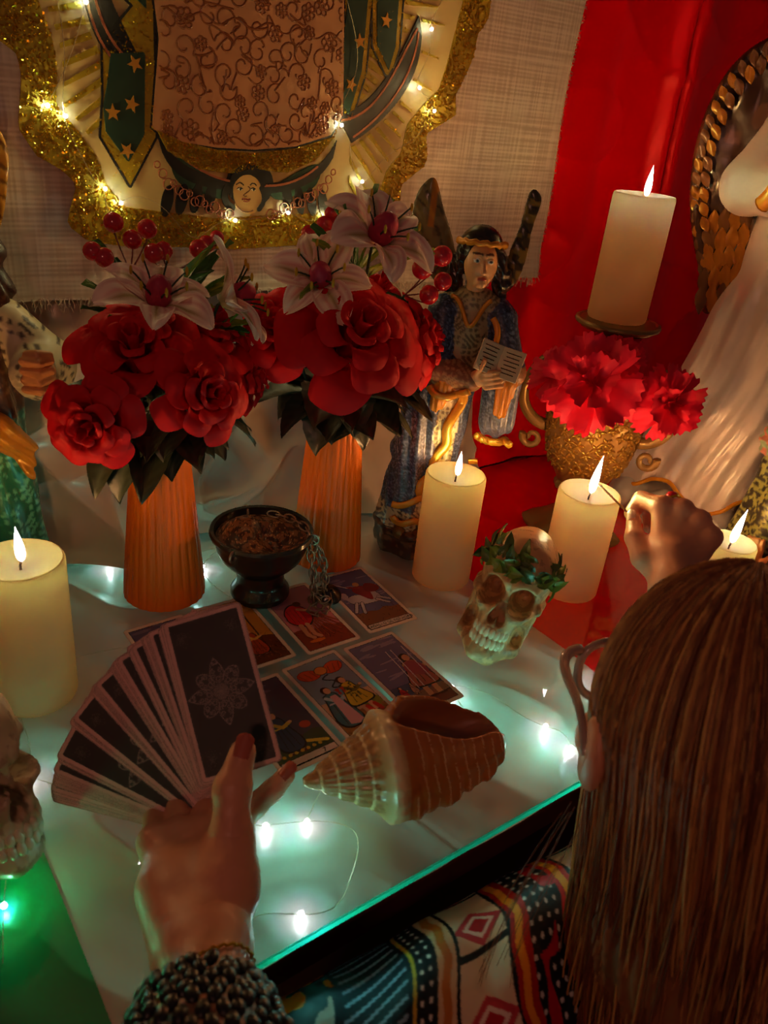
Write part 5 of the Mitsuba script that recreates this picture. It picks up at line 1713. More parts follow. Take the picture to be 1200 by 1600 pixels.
# its wing: a dark hollow blade edged with rows of gold feathers
WO = [(-5.0, 66.2), (-8.2, 63.2), (-10.2, 57.5), (-10.4, 51.5), (-9.0, 44.5), (-6.6, 38.6), (-4.6, 33.5), (-2.9, 30.4), (-1.6, 31.6), (-.4, 36.0), (.9, 41.5), (1.8, 48), (3.2, 55), (3.4, 62), (1.6, 67), (-2.0, 68)]
for mir, nm in ((1, 'wing'), (-1, 'wing')):
    O = WO if mir == 1 else [(11.2 - a, b) for a, b in WO]
    P_ = Polygon(smooth_path(O + [O[0]], 90)).buffer(0)
    x0, z0, x1, z1 = P_.bounds

    def wf(p):
        pt = shapely.points(p[:, 0], p[:, 2])
        de = shapely.distance(pt, P_.exterior)
        dd = np.where(shapely.contains_xy(P_, p[:, 0], p[:, 2]), -de, de)
        yy = p[:, 1] - 3.2 - .5 * meshkit.noise(np.column_stack([p[:, 0] * .5, p[:, 2] * .25, p[:, 0] * 0])) * 2
        rim = np.exp(-((dd + .9) / .8) ** 2) * 1.0
        return smax(dd, np.abs(yy) - .75 - rim, .3)
    V_, F_ = sculpt(wf, (x0 - .8, 0, z0 - .8), (x1 + .8, 7, z1 + .8), .4)
    w_ = bg.add(nm, (V_, F_), VCG, paint(V_, '#2a170e', (meshkit.noise(V_ * .35, 3) > .62, '#432616')), label='dark brown wing edged with gold feathers')
    ring_ = np.array(P_.exterior.coords)
    gw = rnd(12)
    feathers = []
    L_ = P_.exterior.length
    for row, (off, n, lg, wd) in enumerate(((.5, 46, 2.2, .62), (1.7, 40, 2.4, .7))):
        for i in range(n):
            q = P_.exterior.interpolate((i + .5 * row) / n * L_)
            if q.y < 36 or (mir == 1 and q.x > -1.5) or (mir == -1 and q.x < 12.7):
                continue
            nin = A_([P_.centroid.x - q.x, 0, 45 - q.y])
            nin = unit(A_([nin[0], 0, .25 * nin[2]]))
            c = A_([q.x, 1.75 - .1 * row, q.y]) + nin * off
            feathers.append((c, unit(A_([.35 * nin[0] * 2, -.1, -1.0])), lg, wd))
    for i in range(4):
        for j in range(5):
            c = A_([-5.6 + 1.35 * i + .28 * j, 1.9 - .12 * j, 45.0 - 2.6 * j + .5 * i]) if mir == 1 else A_([16.8 - 1.35 * i - .28 * j, 1.9 - .12 * j, 45.0 - 2.6 * j + .5 * i])
            feathers.append((c, unit(A_([.16 * mir, -.05, -1.0])), 4.2, .95))
    for i, (c, d, lg, wd) in enumerate(feathers):
        m = leaf_mesh(c, d, A_([0, -1.0, 0]), lg, wd, .25, i, 8, 0, -.25)
        bg.add('wing_feather', m, ('gold_feather', 'brown_feather')[int(gw.random() < .45)])
mat('gold_feather', '#a8641a', 0.3, 0.5, metallic=0.4)
mat('brown_feather', '#5a3416', 0.3, 0.5, metallic=0.2)

# statue at the left edge
lf = Statue('saint_statue', 'statue at the left edge with a green robe, patterned cream sleeve and golden wing', (.128, .862))


def lf_robe(p):
    a = np.arctan2(p[:, 1], p[:, 0])
    f = s_chain(p, [A_([0, 0, 3]), A_([0, 0, 12]), A_([.5, 0, 22]), A_([1.0, 0, 33])], [6.6, 5.6, 4.4, 4.0], 1)
    return np.maximum(f + .3 * np.sin(a * 9 + p[:, 2] * .2), 2 - p[:, 2])


V_, F_ = sculpt(lf_robe, (-8, -8, 1), (8, 8, 38), .3)
sw = np.sin(V_[:, 0] * 3 + 3 * np.sin(V_[:, 2] * 1.6)) * np.sin(V_[:, 2] * 3.2 + 3 * np.sin(V_[:, 0] * 1.3 + V_[:, 1]))
z = V_[:, 2]
V2 = V_
col = paint(V2, '#175a42', (sst(.15, .4, sw), '#4f9a78'), (z > 22, '#3a2014'), ((z > 22) & (sw > .3), '#5a3a24'))
lf.add('robe', (V2, F_), VCG, col, label='green robe with swirling relief')
V_, F_ = sculpt(lambda p: smin(s_chain(p, [A_([4.2, -.5, 31]), A_([7.6, -2.4, 27.2]), A_([6.3, -6.0, 27.6])], [2.6, 2.9, 2.4], .6), s_ell(p, (7.0, -3.0, 25.8), (2.6, 3.0, 1.9)), .8), (0, -10, 22), (12, 4, 36), .26)
sw = np.sin(V_[:, 0] * 4 + 2 * np.sin(V_[:, 2] * 2)) * np.sin(V_[:, 2] * 4 + 2 * np.sin(V_[:, 0] * 2))
lf.add('sleeve', (V_, F_), VC, paint(V_, '#c8b488', (sst(.35, .6, sw), '#4a3a2a')), label='cream sleeve with dark pattern')


def fist(p):
    f = s_ell(p, (6.5, -8.2, 28.4), (1.5, 1.4, 1.7))
    for i in range(4):
        a = A_([5.1, -9.1, 29.8 - .90 * i])
        f = smin(f, s_chain(p, [a, a + [1.2, -.75, -.05], a + [2.4, .1, -.1]], [.42, .45, .40]), .05)
    return smin(f, s_chain(p, [A_([5.6, -8.6, 30.2]), A_([6.4, -9.2, 30.4]), A_([7.4, -8.9, 30.2])], [.5, .5, .42]), .15)


V_, F_ = sculpt(fist, (3.5, -11, 25.5), (10, -5, 32), .2)
lf.add('hand', (V_, F_), VC, paint(V_, '#cf8a4e'), label='closed hand')
lf.add('sash', (ball(A_([3.8, -2.6, 20.2]), 1, 3)[0] * 1.0, ball(A_([0, 0, 0]), 1, 3)[1]), 'gold_paint')
V_, F_ = sculpt(lambda p: smin(s_chain(p, [A_([-1, -5.0, 22.5]), A_([2.6, -4.6, 21.2]), A_([4.8, -3.2, 18.4])], [1.6, 1.7, 1.1], .4), s_chain(p, [A_([4.6, -3.4, 18.6]), A_([5.0, -3.8, 16.0])], [.9, .6]), .4) + .22 * np.sin(p[:, 0] * 4 + p[:, 2] * 3), (-4, -8, 14), (8, 0, 26), .24)
lf.add('gold_cloth', (V_, F_), 'gold_paint')
V_, F_ = sculpt(lambda p: s_chain(p, [A_([0, 0, 43.5]), A_([2.4, .6, 38.5]), A_([4.0, .6, 33.5])], [3.2, 2.5, 1.7], 1) + .3 * np.sin(p[:, 2] * 2 + 2 * np.sin(p[:, 0])), (-4, -4, 29), (9, 5, 50), .3)
lf.add('hair', (V_, F_), VC, paint(V_, '#33180e', (meshkit.noise(V_ * .9, 2) > .6, '#4f2818')))
V_, F_, n_ = wing([(3.4, 37), (5.4, 40), (6.4, 44), (6.6, 47.2), (5.5, 49.0), (3.0, 49), (1.4, 44), (1.0, 38)], 3.2, .8, 0, 4, (.6, .8))
lf.add('wing', (V_, F_), VCG, paint(V_, '#b57a24', ((n_ < .4) * .8, '#5a3610')), label='golden wing')
V_, F_ = sculpt(lambda p: smin(s_ell(p, (.5, -1.0, 42.5), (2.8, 3.1, 3.8)), s_cap(p, (.7, 0, 35), (.5, 0, 41), 1.6), .6), (-4, -6, 33), (5, 4, 47), .35)
lf.add('face', (V_, F_), VC, paint(V_, '#cf8a4e'))
V_, F_ = sculpt(lambda p: np.maximum(np.hypot(p[:, 0], p[:, 1]) - 6.6 + .5 * (meshkit.noise(p * .8) - .5), np.maximum(-p[:, 2], p[:, 2] - 2.6)), (-8, -8, -.5), (8, 8, 3.5), .4)
lf.add('base', (V_, F_), VC, paint(V_, '#2e1c12'))

# small statue at the right edge
sm = Statue('saint_statue', 'small statue in a black and yellow green patterned robe at the right edge', (1.07, .452))


def sm_robe(p):
    f = s_chain(p, [A_([0, 0, 2]), A_([0, 0, 9]), A_([-1.2, 0, 15])], [6.8, 5.2, 3.6], 1)
    return np.maximum(f + .35 * np.sin(np.arctan2(p[:, 1], p[:, 0]) * 7), .1 - p[:, 2])


V_, F_ = sculpt(sm_robe, (-9, -9, -.4), (9, 9, 19.5), .3)
n_ = meshkit.noise(V_ * 2.1, 5)
sm.add('robe', (V_, F_), VC, paint(V_, '#1c1a16', (sst(.50, .56, n_), '#8a8c4a'), (V_[:, 2] < 3.2, '#8a7a6a'), ((V_[:, 2] < 3.2) & (n_ > .55), '#3a6a6a')))
V_, F_ = sculpt(lambda p: smin(s_ell(p, (-3.9, -.4, 18.6), (2.2, 2.0, 2.6)), s_cap(p, (-2, 0, 15), (-3.4, 0, 18), 1.6), .5) + .2 * np.sin(p[:, 2] * 4), (-8, -4, 13.5), (0, 4, 23), .26)
sm.add('head', (V_, F_), VC, paint(V_, '#8aa07a', (meshkit.noise(V_ * 1.2, 2) > .55, '#b8745c')))


def sm_hand(p):
    f = s_ell(p, (-1.8, -6.6, 4.0), (1.2, 1.1, 1.6))
    for i in range(4):
        a = A_([-2.9 + .62 * i, -7.2, 4.8])
        f = smin(f, s_chain(p, [a, a + [-.1, -.5, 1.3], a + [-.1, -.2, 2.2]], [.42, .4, .3]), .12)
    f = smin(f, s_chain(p, [A_([-.7, -7.0, 3.6]), A_([.1, -7.4, 4.6]), A_([.3, -7.4, 5.4])], [.42, .4, .32]), .12)
    return smin(f, s_cap(p, (-1.6, -4.6, 4.4), (-1.8, -6.4, 3.8), 1.0), .4)


V_, F_ = sculpt(sm_hand, (-5, -9, 1.5), (2, -3.5, 8), .22)
sm.add('hand', (V_, F_), VC, paint(V_, '#cf8048'))

# ---------------------------------------------------------------- urn
mat('antique_gold', '#8a5f22', 0.32, 0.5, metallic=0.75)
ux, uy = .879, .659
un = thing('ornate_urn', 'ornate antique gold urn with curling handles that carries the tall candle', 'urn')
UR, UT = face_frame((ux, uy)), A_([ux, uy, .0005])
foot = [(.001, 0), (.066, 0), (.068, .006), (.060, .014), (.046, .022), (.034, .030), (.027, .040), (.025, .056), (.027, .066), (.036, .072), (.037, .078), (.034, .084), (.040, .094), (.050, .110), (.058, .132), (.063, .156), (.066, .182), (.067, .205), (.071, .212), (.071, .219), (.066, .221), (.050, .218), (.022, .232),
        (.013, .25), (.011, .272), (.014, .290), (.026, .300), (.047, .306), (.052, .310), (.053, .314), (.050, .3165), (.001, .3160)]


def urn_flute(a, r, z):
    return r * (1 + .03 * np.cos(a * 14) * np.exp(-((z - .078) / .016) ** 2) + .10 * np.exp(-((z - .006) / .012) ** 2) * np.cos(a * 6 + 1))


v, f = lathe(foot, 120, urn_flute)
q = meshkit.fbm(v * 150, 3, 6)
v = v * (1 + .05 * (q[:, None] - .5) * (v[:, 2:] < .03))
put(un + '__body', xf((v, f), UR, UT), 'urn_paint', 40, color=None)
mat('urn_paint', '#7d5a30', 0.35, 0.5, metallic=0.55)
blos = []
gu = rnd(41)
tl = np.linspace(0, 2 * PI, 9, endpoint=False)


def cup_r(z):
    return np.interp(z, [.094, .110, .132, .156, .182, .205], [.040, .050, .058, .063, .066, .067])


for row in range(7):
    z_ = .116 + .0138 * row
    n = 20
    for i in range(n):
        a = 2 * PI * (i + .5 * (row % 2)) / n + gu.normal(0, .03)
        zz = z_ + gu.normal(0, .0015)
        e = A_([math.cos(a), math.sin(a), 0])
        tn = A_([-math.sin(a), math.cos(a), 0])
        up_ = A_([0, 0, 1.0])
        c = e * (cup_r(zz) + .0002) + up_ * zz
        np_ = 5
        for k in range(np_):
            b = 2 * PI * k / np_ + i
            d = tn * math.cos(b) + up_ * math.sin(b)
            m = ball(np.zeros(3), 1, 1)
            R_ = np.stack([d, np.cross(e, d), e], 1)
            blos.append((((m[0] * [.0046, .0026, .0022]) @ R_.T) + c + d * .0046, m[1]))
        blos.append(ball(c + e * .0012, .0020, 1))
bm = join(blos)
put(un + '__flower_relief', xf(bm, UR, UT), 'antique_gold', True, kind='stuff', label='raised gold flowers around the cup')
for sx in (-1, 1):
    p = smooth_path([(sx * .064, -.01, .160), (sx * .085, -.012, .168), (sx * .102, -.012, .196), (sx * .098, -.012, .228), (sx * .084, -.012, .252), (sx * .068, -.012, .262), (sx * .060, -.012, .254)], 40)
    put(un + '__handle', xf(tube(p, np.linspace(.0085, .0055, 40), 10), UR, UT), 'urn_paint', True)
    t_ = np.linspace(0, 1, 40)
    rr, aa = .014 * (1 - .72 * t_), sx * (1.2 + 7.2 * t_)
    p = np.column_stack([sx * .080 + rr * np.sin(aa), -.012 + 0 * t_, .150 + rr * np.cos(aa) - .012])
    put(un + '__scroll', xf(tube(p, np.linspace(.0055, .003, 40), 9), UR, UT), 'urn_paint', True)
t_ = np.linspace(0, 2 * PI, 60, endpoint=False)
put(un + '__dish_rim', xf(tube(np.column_stack([.052 * np.cos(t_), .052 * np.sin(t_), .314 + 0 * t_]), .004, 8, True), UR, UT), 'urn_paint', True)


# red carnations on the urn
mat('carnation_red', 'vertex', 0.6, 0.25, sheen=0.4, sheen_tint=1.0)


def carnation(c, axis, s, label, seed, nrings=((5, 1.0, -.15), (4, .95, .40), (3, .75, .9), (3, .45, 1.25))):
    k = thing('silk_carnation', label, 'flower')
    g = rnd(seed)
    R = frame(axis) @ rot([0, 0, 1], seed * 33)
    for ri, (n, L, tilt) in enumerate(nrings):
        for i in range(n):
            a = 2 * PI * i / n + ri * .5 + g.normal(0, .12)
            ph = g.uniform(0, 6, 3)
            Ln, W, tl_ = s * L * g.uniform(.88, 1.1), s * L * .74, tilt + g.normal(0, .12)

            def fn(u, v):
                q = 2 * v - 1
                w = W * (u ** .75) * (1.0 - .12 * u)
                edge = 1 + .06 * np.sin(q * 21 + ph[0]) * sst(.8, 1, u) - .12 * q ** 4
                uu = u * edge
                ruf = s * .10 * u ** 1.5 * (np.sin(q * 3.2 + ph[1]) + .45 * np.sin(q * 6.5 + ph[2]))
                along, up_ = Ln * uu * math.cos(tl_), Ln * uu * math.sin(tl_)
                return np.stack([along - ruf * math.sin(tl_), q * w, up_ + ruf * math.cos(tl_) - .18 * Ln * uu ** 2], -1)
            v, f = grid(fn, 12, 25)
            put(k + '__petal', xf((v, f), R @ rot([0, 0, 1], math.degrees(a)), c), 'carnation_red', True, color=paint(v, '#dc0d2e', (meshkit.noise(v * 200, seed + i) * .3, '#f2304a')))
    e = c - R[:, 2] * s * .35
    put(k + '__calyx', tube(A_([c - R[:, 2] * s * .02, e]), A_([s * .16, s * .05]), 8), 'stem_green')
    tgt = UR @ A_([.02 * (1 if seed % 2 else 1.5), -.052, .219]) + UT
    put(k + '__stem', tube(smooth_path([e, (e + tgt) / 2 + [0, 0, .006], tgt], 10), .0016, 6), 'stem_green')
    return k


carnation(UR @ A_([-.012, -.078, .250]) + UT, UR @ A_([-.12, -.85, .45]), .062, 'large bright red silk carnation hanging over the front of the gold urn', 1)
carnation(UR @ A_([.087, -.045, .234]) + UT, UR @ A_([.55, -.75, .15]), .046, 'smaller bright red silk carnation on the right side of the gold urn', 2)
carnation(UR @ A_([.008, -.050, .284]) + UT, UR @ A_([.1, -.6, .75]), .038, 'red silk carnation standing up just under the dish of the tall candle', 3, ((4, 1.0, .4), (4, .9, .8), (3, .7, 1.2)))
carnation(UR @ A_([-.060, -.05, .248]) + UT, UR @ A_([-.6, -.5, .5]), .040, 'dark red silk carnation at the left handle of the gold urn', 4, ((4, 1.0, .3), (3, .8, .9)))
# ---------------------------------------------------------------- people
mat('skin', 'vertex', 0.42, 0.45, sheen=0.15)
mat('nail_polish', '#a84a30', 0.12, 0.6, clearcoat=1.0)
mat('nail_bare', '#e0a890', 0.2, 0.5, clearcoat=0.6)
SKIN = '#d28e6c'


def skin_color(v, seed=1):
    n = meshkit.fbm(v * 60, 3, seed)
    return paint(v, SKIN, ((n > .55) * .25, '#c07a60'), ((meshkit.noise(v * 400, seed) > .8) * .12, '#e0b090'))


def nail(key, c, d, up, L, W, m):
    """a curved nail plate, centre c, pointing along d, facing up"""
    side = unit(np.cross(d, up))

    def fn(u, v):
        s = 2 * v - 1
        w = W * np.clip(1 - np.clip((u - .72) / .30, 0, 1) ** 2.2, .05, 1) ** .6 * (.86 + .2 * u)
        return A_(c) + ((u - .45) * L)[..., None] * d + (s * w)[..., None] * side + (W * .35 * (1 - s ** 2) - .0006 * u ** 2)[..., None] * up
    put(key + '__fingernail', grid(fn, 9, 9), m, True)


# the hand that holds the fan (its forearm comes up from below the frame)
W0, E0 = A_([.1366, .3048, .0500]), A_([.040, .105, .105])
CMC, TM, TI, TT = A_([.1665, .330, .0530]), A_([.1800, .3570, .0745]), A_([.1890, .3765, .0985]), A_([.2035, .3885, .1170])
HF = [([.1880, .3800, .0520], [.2200, .3990, .0420], [.2365, .4000, .0500], [.2490, .4010, .0590]),
      ([.1740, .3930, .0450], [.2000, .4340, .0420], [.2090, .4460, .0580], [.2150, .4520, .0790]),
      ([.1580, .4020, .0420], [.1760, .4440, .0400], [.1800, .4590, .0560], [.1830, .4680, .0720]),
      ([.1420, .4060, .0420], [.1480, .4380, .0380], [.1515, .4530, .0480], [.1540, .4640, .0620])]


def hand_fan(p):
    f = s_chain(p, [A_([-.06, -.10, .22]), E0, E0 * .5 + W0 * .5 + A_([0, 0, -.003]), W0], [.050, .041, .035, .0265], .012)
    f = smin(f, s_cap(p, W0 + A_([-.010, .004, 0]), A_([.1330, .362, .0440]), .0245, .0215), .012)
    f = smin(f, s_cap(p, W0 + A_([.006, 0, 0]), A_([.1630, .3560, .0470]), .0240, .0220), .012)
    pal = s_chain(p, [A_(HF[0][0]), A_(HF[1][0]), A_(HF[2][0]), A_(HF[3][0])], [.0125, .0125, .0120, .0115])
    for k, b in enumerate((.1600, .1530, .1450, .1370)):
        pal = smin(pal, s_cap(p, A_([b, .342 + .004 * k, .0440]), A_(HF[k][0]), .0185, .0125), .008)
    f = smin(f, pal, .012)
    f = smin(f, s_ell(p, (.1700, .3400, .0560), (.0190, .0255, .0200), frame((.4, .8, .5))), .014)
    th = s_chain(p, [CMC, TM, TI, TT], [.0180, .0150, .0122, .0098], .006)
    th = smin(th, s_ball(p, TI + A_([.001, -.001, .001]), .0127), .006)
    f = smin(f, th, .011)
    f = smin(f, s_cap(p, TM + A_([.004, .008, -.010]), A_(HF[0][0]), .0125, .0110), .014)
    for k, q in enumerate(HF):
        f = smin(f, s_chain(p, [A_(j) for j in q], [[.0112, .0098, .0088, .0076], [.0112, .0098, .0088, .0076], [.0108, .0094, .0084, .0074], [.0098, .0084, .0076, .0066]][k], .003), .004)
    # creases at the thumb joints and the wrist
    for c, d in ((TI, TT - TM), (TM, TI - CMC)):
        t = (p - c) @ unit(d)
        f = f + .0006 * np.exp(-(t / .0013) ** 2) * (np.linalg.norm(p - c, axis=1) < .022) * (p[:, 1] < c[1] + .02)
    t = (p - W0) @ unit(A_(HF[1][0]) - E0)
    for o in (.004, .011):
        f = f + .0006 * np.exp(-((t - o) / .0014) ** 2) * (np.linalg.norm(p - W0, axis=1) < .05)
    return f


HF = [list(q) for q in HF]
for q in HF[1:]:                                # the fingers lie behind the fan
    for j in (1, 2, 3):
        d_ = (A_(q[j]) - PIV) @ FR[:, 2]
        q[j] = (A_(q[j]) - FR[:, 2] * (d_ + .0205)).tolist()
        q[j][2] = max(q[j][2], .0125)
pk = thing('person', 'hand with dark red nails reaching in from below and holding the fan of cards', 'person')
V_, F_ = sculpt(hand_fan, (-.13, -.16, .0075), (.275, .49, .29), .0022)
put(pk + '__body', (V_, F_), 'skin', True, color=skin_color(V_, 3))
nrm_t = unit(A_([-.42, -.62, .66]))
dT = unit(TT - TI)
upT = unit(nrm_t - dT * (nrm_t @ dT))
nail(pk, TT + upT * .0088 + dT * .004, dT, upT, .0175, .0066, 'nail_polish')
dI = unit(A_(HF[0][3]) - A_(HF[0][2]))
upI = unit(A_([.5, -.1, .8]) - dI * (A_([.5, -.1, .8]) @ dI))
nail(pk, A_(HF[0][3]) + upI * .0066 + dI * .004, dI, upI, .0150, .0052, 'nail_polish')

# beaded bracelet and a thin chain on that wrist
mat('bead_black', '#0e0a0a', 0.34, 0.4, clearcoat=0.2)
bd = thing('bracelet', 'chunky black bracelet of stacked bean shaped beads on the wrist at the bottom', 'bracelet')
ax_ = unit(W0 - E0)
Rw = frame(ax_)
bead0 = trimesh.creation.icosphere(2)
bead = mikit.ply((np.array(bead0.vertices) * [.0042, .0034, .0058], np.array(bead0.faces)), 'bead_black', smooth=True)
gb = rnd(8)
for row in range(8):
    n = 30
    off = -.054 - .0088 * row
    c0 = W0 + ax_ * off
    rr = .0385 + .0028 * min(row, 4)
    for i in range(n):
        a = 2 * PI * (i + .5 * (row % 2)) / n + gb.normal(0, .03)
        e = Rw[:, 0] * math.cos(a) + Rw[:, 1] * math.sin(a)
        c = c0 + e * (rr + gb.normal(0, .0008)) + ax_ * gb.normal(0, .0007) + Rw[:, 1] * .004
        tg = -Rw[:, 0] * math.sin(a) + Rw[:, 1] * math.cos(a)
        put(bd + '__bead', bead, None, to=M4(np.stack([tg, e, ax_], 1) @ rot([0, 1, 0], gb.normal(0, 14)), c))
cb = thing('bracelet', 'thin gold chain bracelet just above the black beads', 'bracelet')
t_ = np.linspace(0, 2 * PI, 90, endpoint=False)
cc = W0 + ax_ * -.036
ring_p = cc + (.0300 + .0010 * np.sin(t_ * 30))[:, None] * (np.cos(t_)[:, None] * Rw[:, 0] + np.sin(t_)[:, None] * Rw[:, 1]) + ((np.cos(t_)[:, None] * Rw[:, 0] + np.sin(t_)[:, None] * Rw[:, 1]) @ ER)[:, None] * .018 * ax_
put(cb + '__chain', tube(ring_p, .0011, 6, True), 'gold_foil', True)

# the woman at the right
HC = A_([.4330, .1730, .2080])                 # middle of the head
FD = unit(A_([.600, .740, -.25]))              # where the face points
FR_ = np.stack([unit(np.cross(FD, [0, 0, 1.0])), FD, np.cross(unit(np.cross(FD, [0, 0, 1.0])), FD)], 1)   # her right, forward, up


def hd(x, y, z):
    return HC + FR_ @ A_([x, y, z])


RS, LS = A_([.605, .045, -.030]), A_([.390, .075, -.125])
CH = A_([.495, .055, -.140])
PEL = A_([.500, .065, -.33])
EL, WR = A_([.670, .195, -.030]), A_([.7320, .3920, .0960])
GF = [([.7780, .4610, .1570], [.7850, .4960, .1500], [.7745, .4965, .1330], [.7655, .4840, .1300]),
      ([.7880, .4420, .1600], [.8030, .4750, .1480], [.7930, .4830, .1320], [.7820, .4730, .1230]),
      ([.7930, .4210, .1550], [.8110, .4480, .1390], [.8020, .4590, .1220], [.7880, .4510, .1140]),
      ([.7920, .4020, .1440], [.8090, .4250, .1250], [.8010, .4350, .1100], [.7880, .4290, .1040])]
GT = [A_([.7430, .4130, .0990]), A_([.7375, .4430, .1090]), A_([.7475, .4670, .1210]), A_([.7615, .4830, .1310])]


def woman(p):
    f = s_ell(p, HC, (.068, .086, .096), FR_)
    f = smin(f, s_ell(p, hd(0, .045, -.045), (.056, .052, .070), FR_), .02)
    f = smin(f, s_cap(p, hd(0, .094, -.022), hd(0, .112, -.044), .008, .012), .010)          # nose
    f = smin(f, s_ell(p, hd(0, .088, -.070), (.024, .012, .010), FR_), .010)                 # lips
    f = smin(f, s_ell(p, hd(0, .076, -.103), (.022, .018, .015), FR_), .015)                 # chin
    f = smin(f, s_cap(p, hd(-.035, .082, .008), hd(.035, .082, .008), .010), .010)           # brow
    for sx in (-1, 1):
        f = smax(f, -s_ell(p, hd(sx * .033, .100, -.014), (.018, .014, .011), FR_), .008)
        f = smin(f, s_ball(p, hd(sx * .033, .082, -.015), .0125), .004)
        er = s_ell(p, hd(sx * .080, -.008, -.022), (.009, .017, .026), FR_)
        er = smax(er, -s_ell(p, hd(sx * .092, -.004, -.018), (.007, .012, .018), FR_), .004)
        f = smin(f, er, .006)
        f = smin(f, s_ball(p, hd(sx * .052, .060, -.045), .022), .02)
    neck = s_cap(p, hd(0, -.020, -.08), CH + A_([0, 0, .08]), .052, .060)
    f = smin(f, neck, .02)
    f = smin(f, s_chain(p, [LS, CH + A_([0, 0, .045]), RS], [.046, .075, .046], .03), .03)
    f = smin(f, s_chain(p, [CH, CH * .5 + PEL * .5, PEL], [.108, .104, .135], .05), .04)
    f = smin(f, s_chain(p, [RS, EL, WR], [.048, .038, .0255], .02), .02)
    f = smin(f, s_chain(p, [LS, A_([.33, .00, -.30]), A_([.47, .10, -.20]), A_([.50, .12, -.185])], [.046, .038, .026, .022], .015), .02)
    f = smin(f, s_chain(p, [PEL, A_([.22, .235, -.15]), A_([.36, .10, -.33]), A_([.46, -.02, -.41])], [.110, .070, .055, .040], .03), .03)
    f = smin(f, s_chain(p, [PEL, A_([.62, .16, -.20]), A_([.46, .12, -.36]), A_([.34, .05, -.41])], [.110, .070, .055, .040], .03), .03)
    # right hand
    bk = s_cap(p, WR, A_([.7580, .4180, .1180]), .0250, .0240)
    for k, b in enumerate(([.7560, .4260, .1150], [.7620, .4220, .1180], [.7660, .4150, .1170], [.7660, .4070, .1120])):
        bk = smin(bk, s_cap(p, A_(b), A_(GF[k][0]), .0190, .0125), .008)
    f = smin(f, bk, .012)
    f = smin(f, s_chain(p, GT, [.0170, .0135, .0112, .0085], .004), .010)
    for k, q in enumerate(GF):
        g_ = s_chain(p, [A_(j) for j in q], [[.0118, .0102, .0088, .0074], [.0120, .0104, .0090, .0076], [.0114, .0098, .0086, .0074], [.0102, .0088, .0078, .0068]][k], .002)
        f = smin(f, g_, .0045)
        f = smin(f, s_ball(p, A_(q[0]), .0124), .006)
    for k in range(4):                           # left hand resting on the thigh
        b = A_([.520 + .010 * k, .135 - .016 * k, -.178])
        f = smin(f, s_chain(p, [A_([.50, .12, -.185]), b, b + [.030, .012, -.006], b + [.048, .018, -.016]], [.018, .0105, .009, .007], .004), .004)
    return f


wk = thing('person', 'woman with long brown hair leaning in from the right to light a candle', 'person')
V_, F_ = sculpt(woman, (.04, -.20, -.455), (.86, .53, .36), .0028)
put(wk + '__body', (V_, F_), 'skin', True, color=skin_color(V_, 5))
dN = unit(GT[3] - GT[2])
nail(wk, GT[3] + unit(A_([-.6, .1, .7])) * .0080 + dN * .004, dN, unit(A_([-.6, .1, .7]) - dN * (A_([-.6, .1, .7]) @ dN)), .0150, .0056, 'nail_bare')
dN = unit(A_(GF[0][3]) - A_(GF[0][2]))
uN = unit(A_([-.2, .8, .5]) - dN * (A_([-.2, .8, .5]) @ dN))
nail(wk, A_(GF[0][3]) + uN * .0072 + dN * .003, dN, uN, .0140, .0054, 'nail_bare')

# hair: a cap and long locks
mat('hair_brown', 'vertex', 0.5, 0.35, sheen=0.3)


def hair_cap(p):
    q = (p - HC) @ FR_
    f = s_ell(p, HC + FR_ @ A_([0, -.006, .006]), (.075, .092, .102), FR_)
    f = smax(f, -s_ell(p, hd(0, .085, -.045), (.066, .066, .078), FR_), .012)
    for sx in (-1, 1):
        f = smax(f, -s_ell(p, hd(sx * .085, .010, -.030), (.030, .034, .040), FR_), .010)
    fall = s_chain(p, [HC + A_([.005, -.01, .0]), HC + A_([.010, -.030, -.15]), HC + A_([.030, -.050, -.42])], [.072, .078, .075], .04)
    fall = np.maximum(fall, p[:, 2] - HC[2] - .02)
    fall = smax(fall, (q[:, 1] - .005), .02)
    return smin(f, fall, .02) + .0025 * np.sin(np.arctan2(q[:, 1], q[:, 0]) * 26 + 4 * meshkit.noise(p * 12))


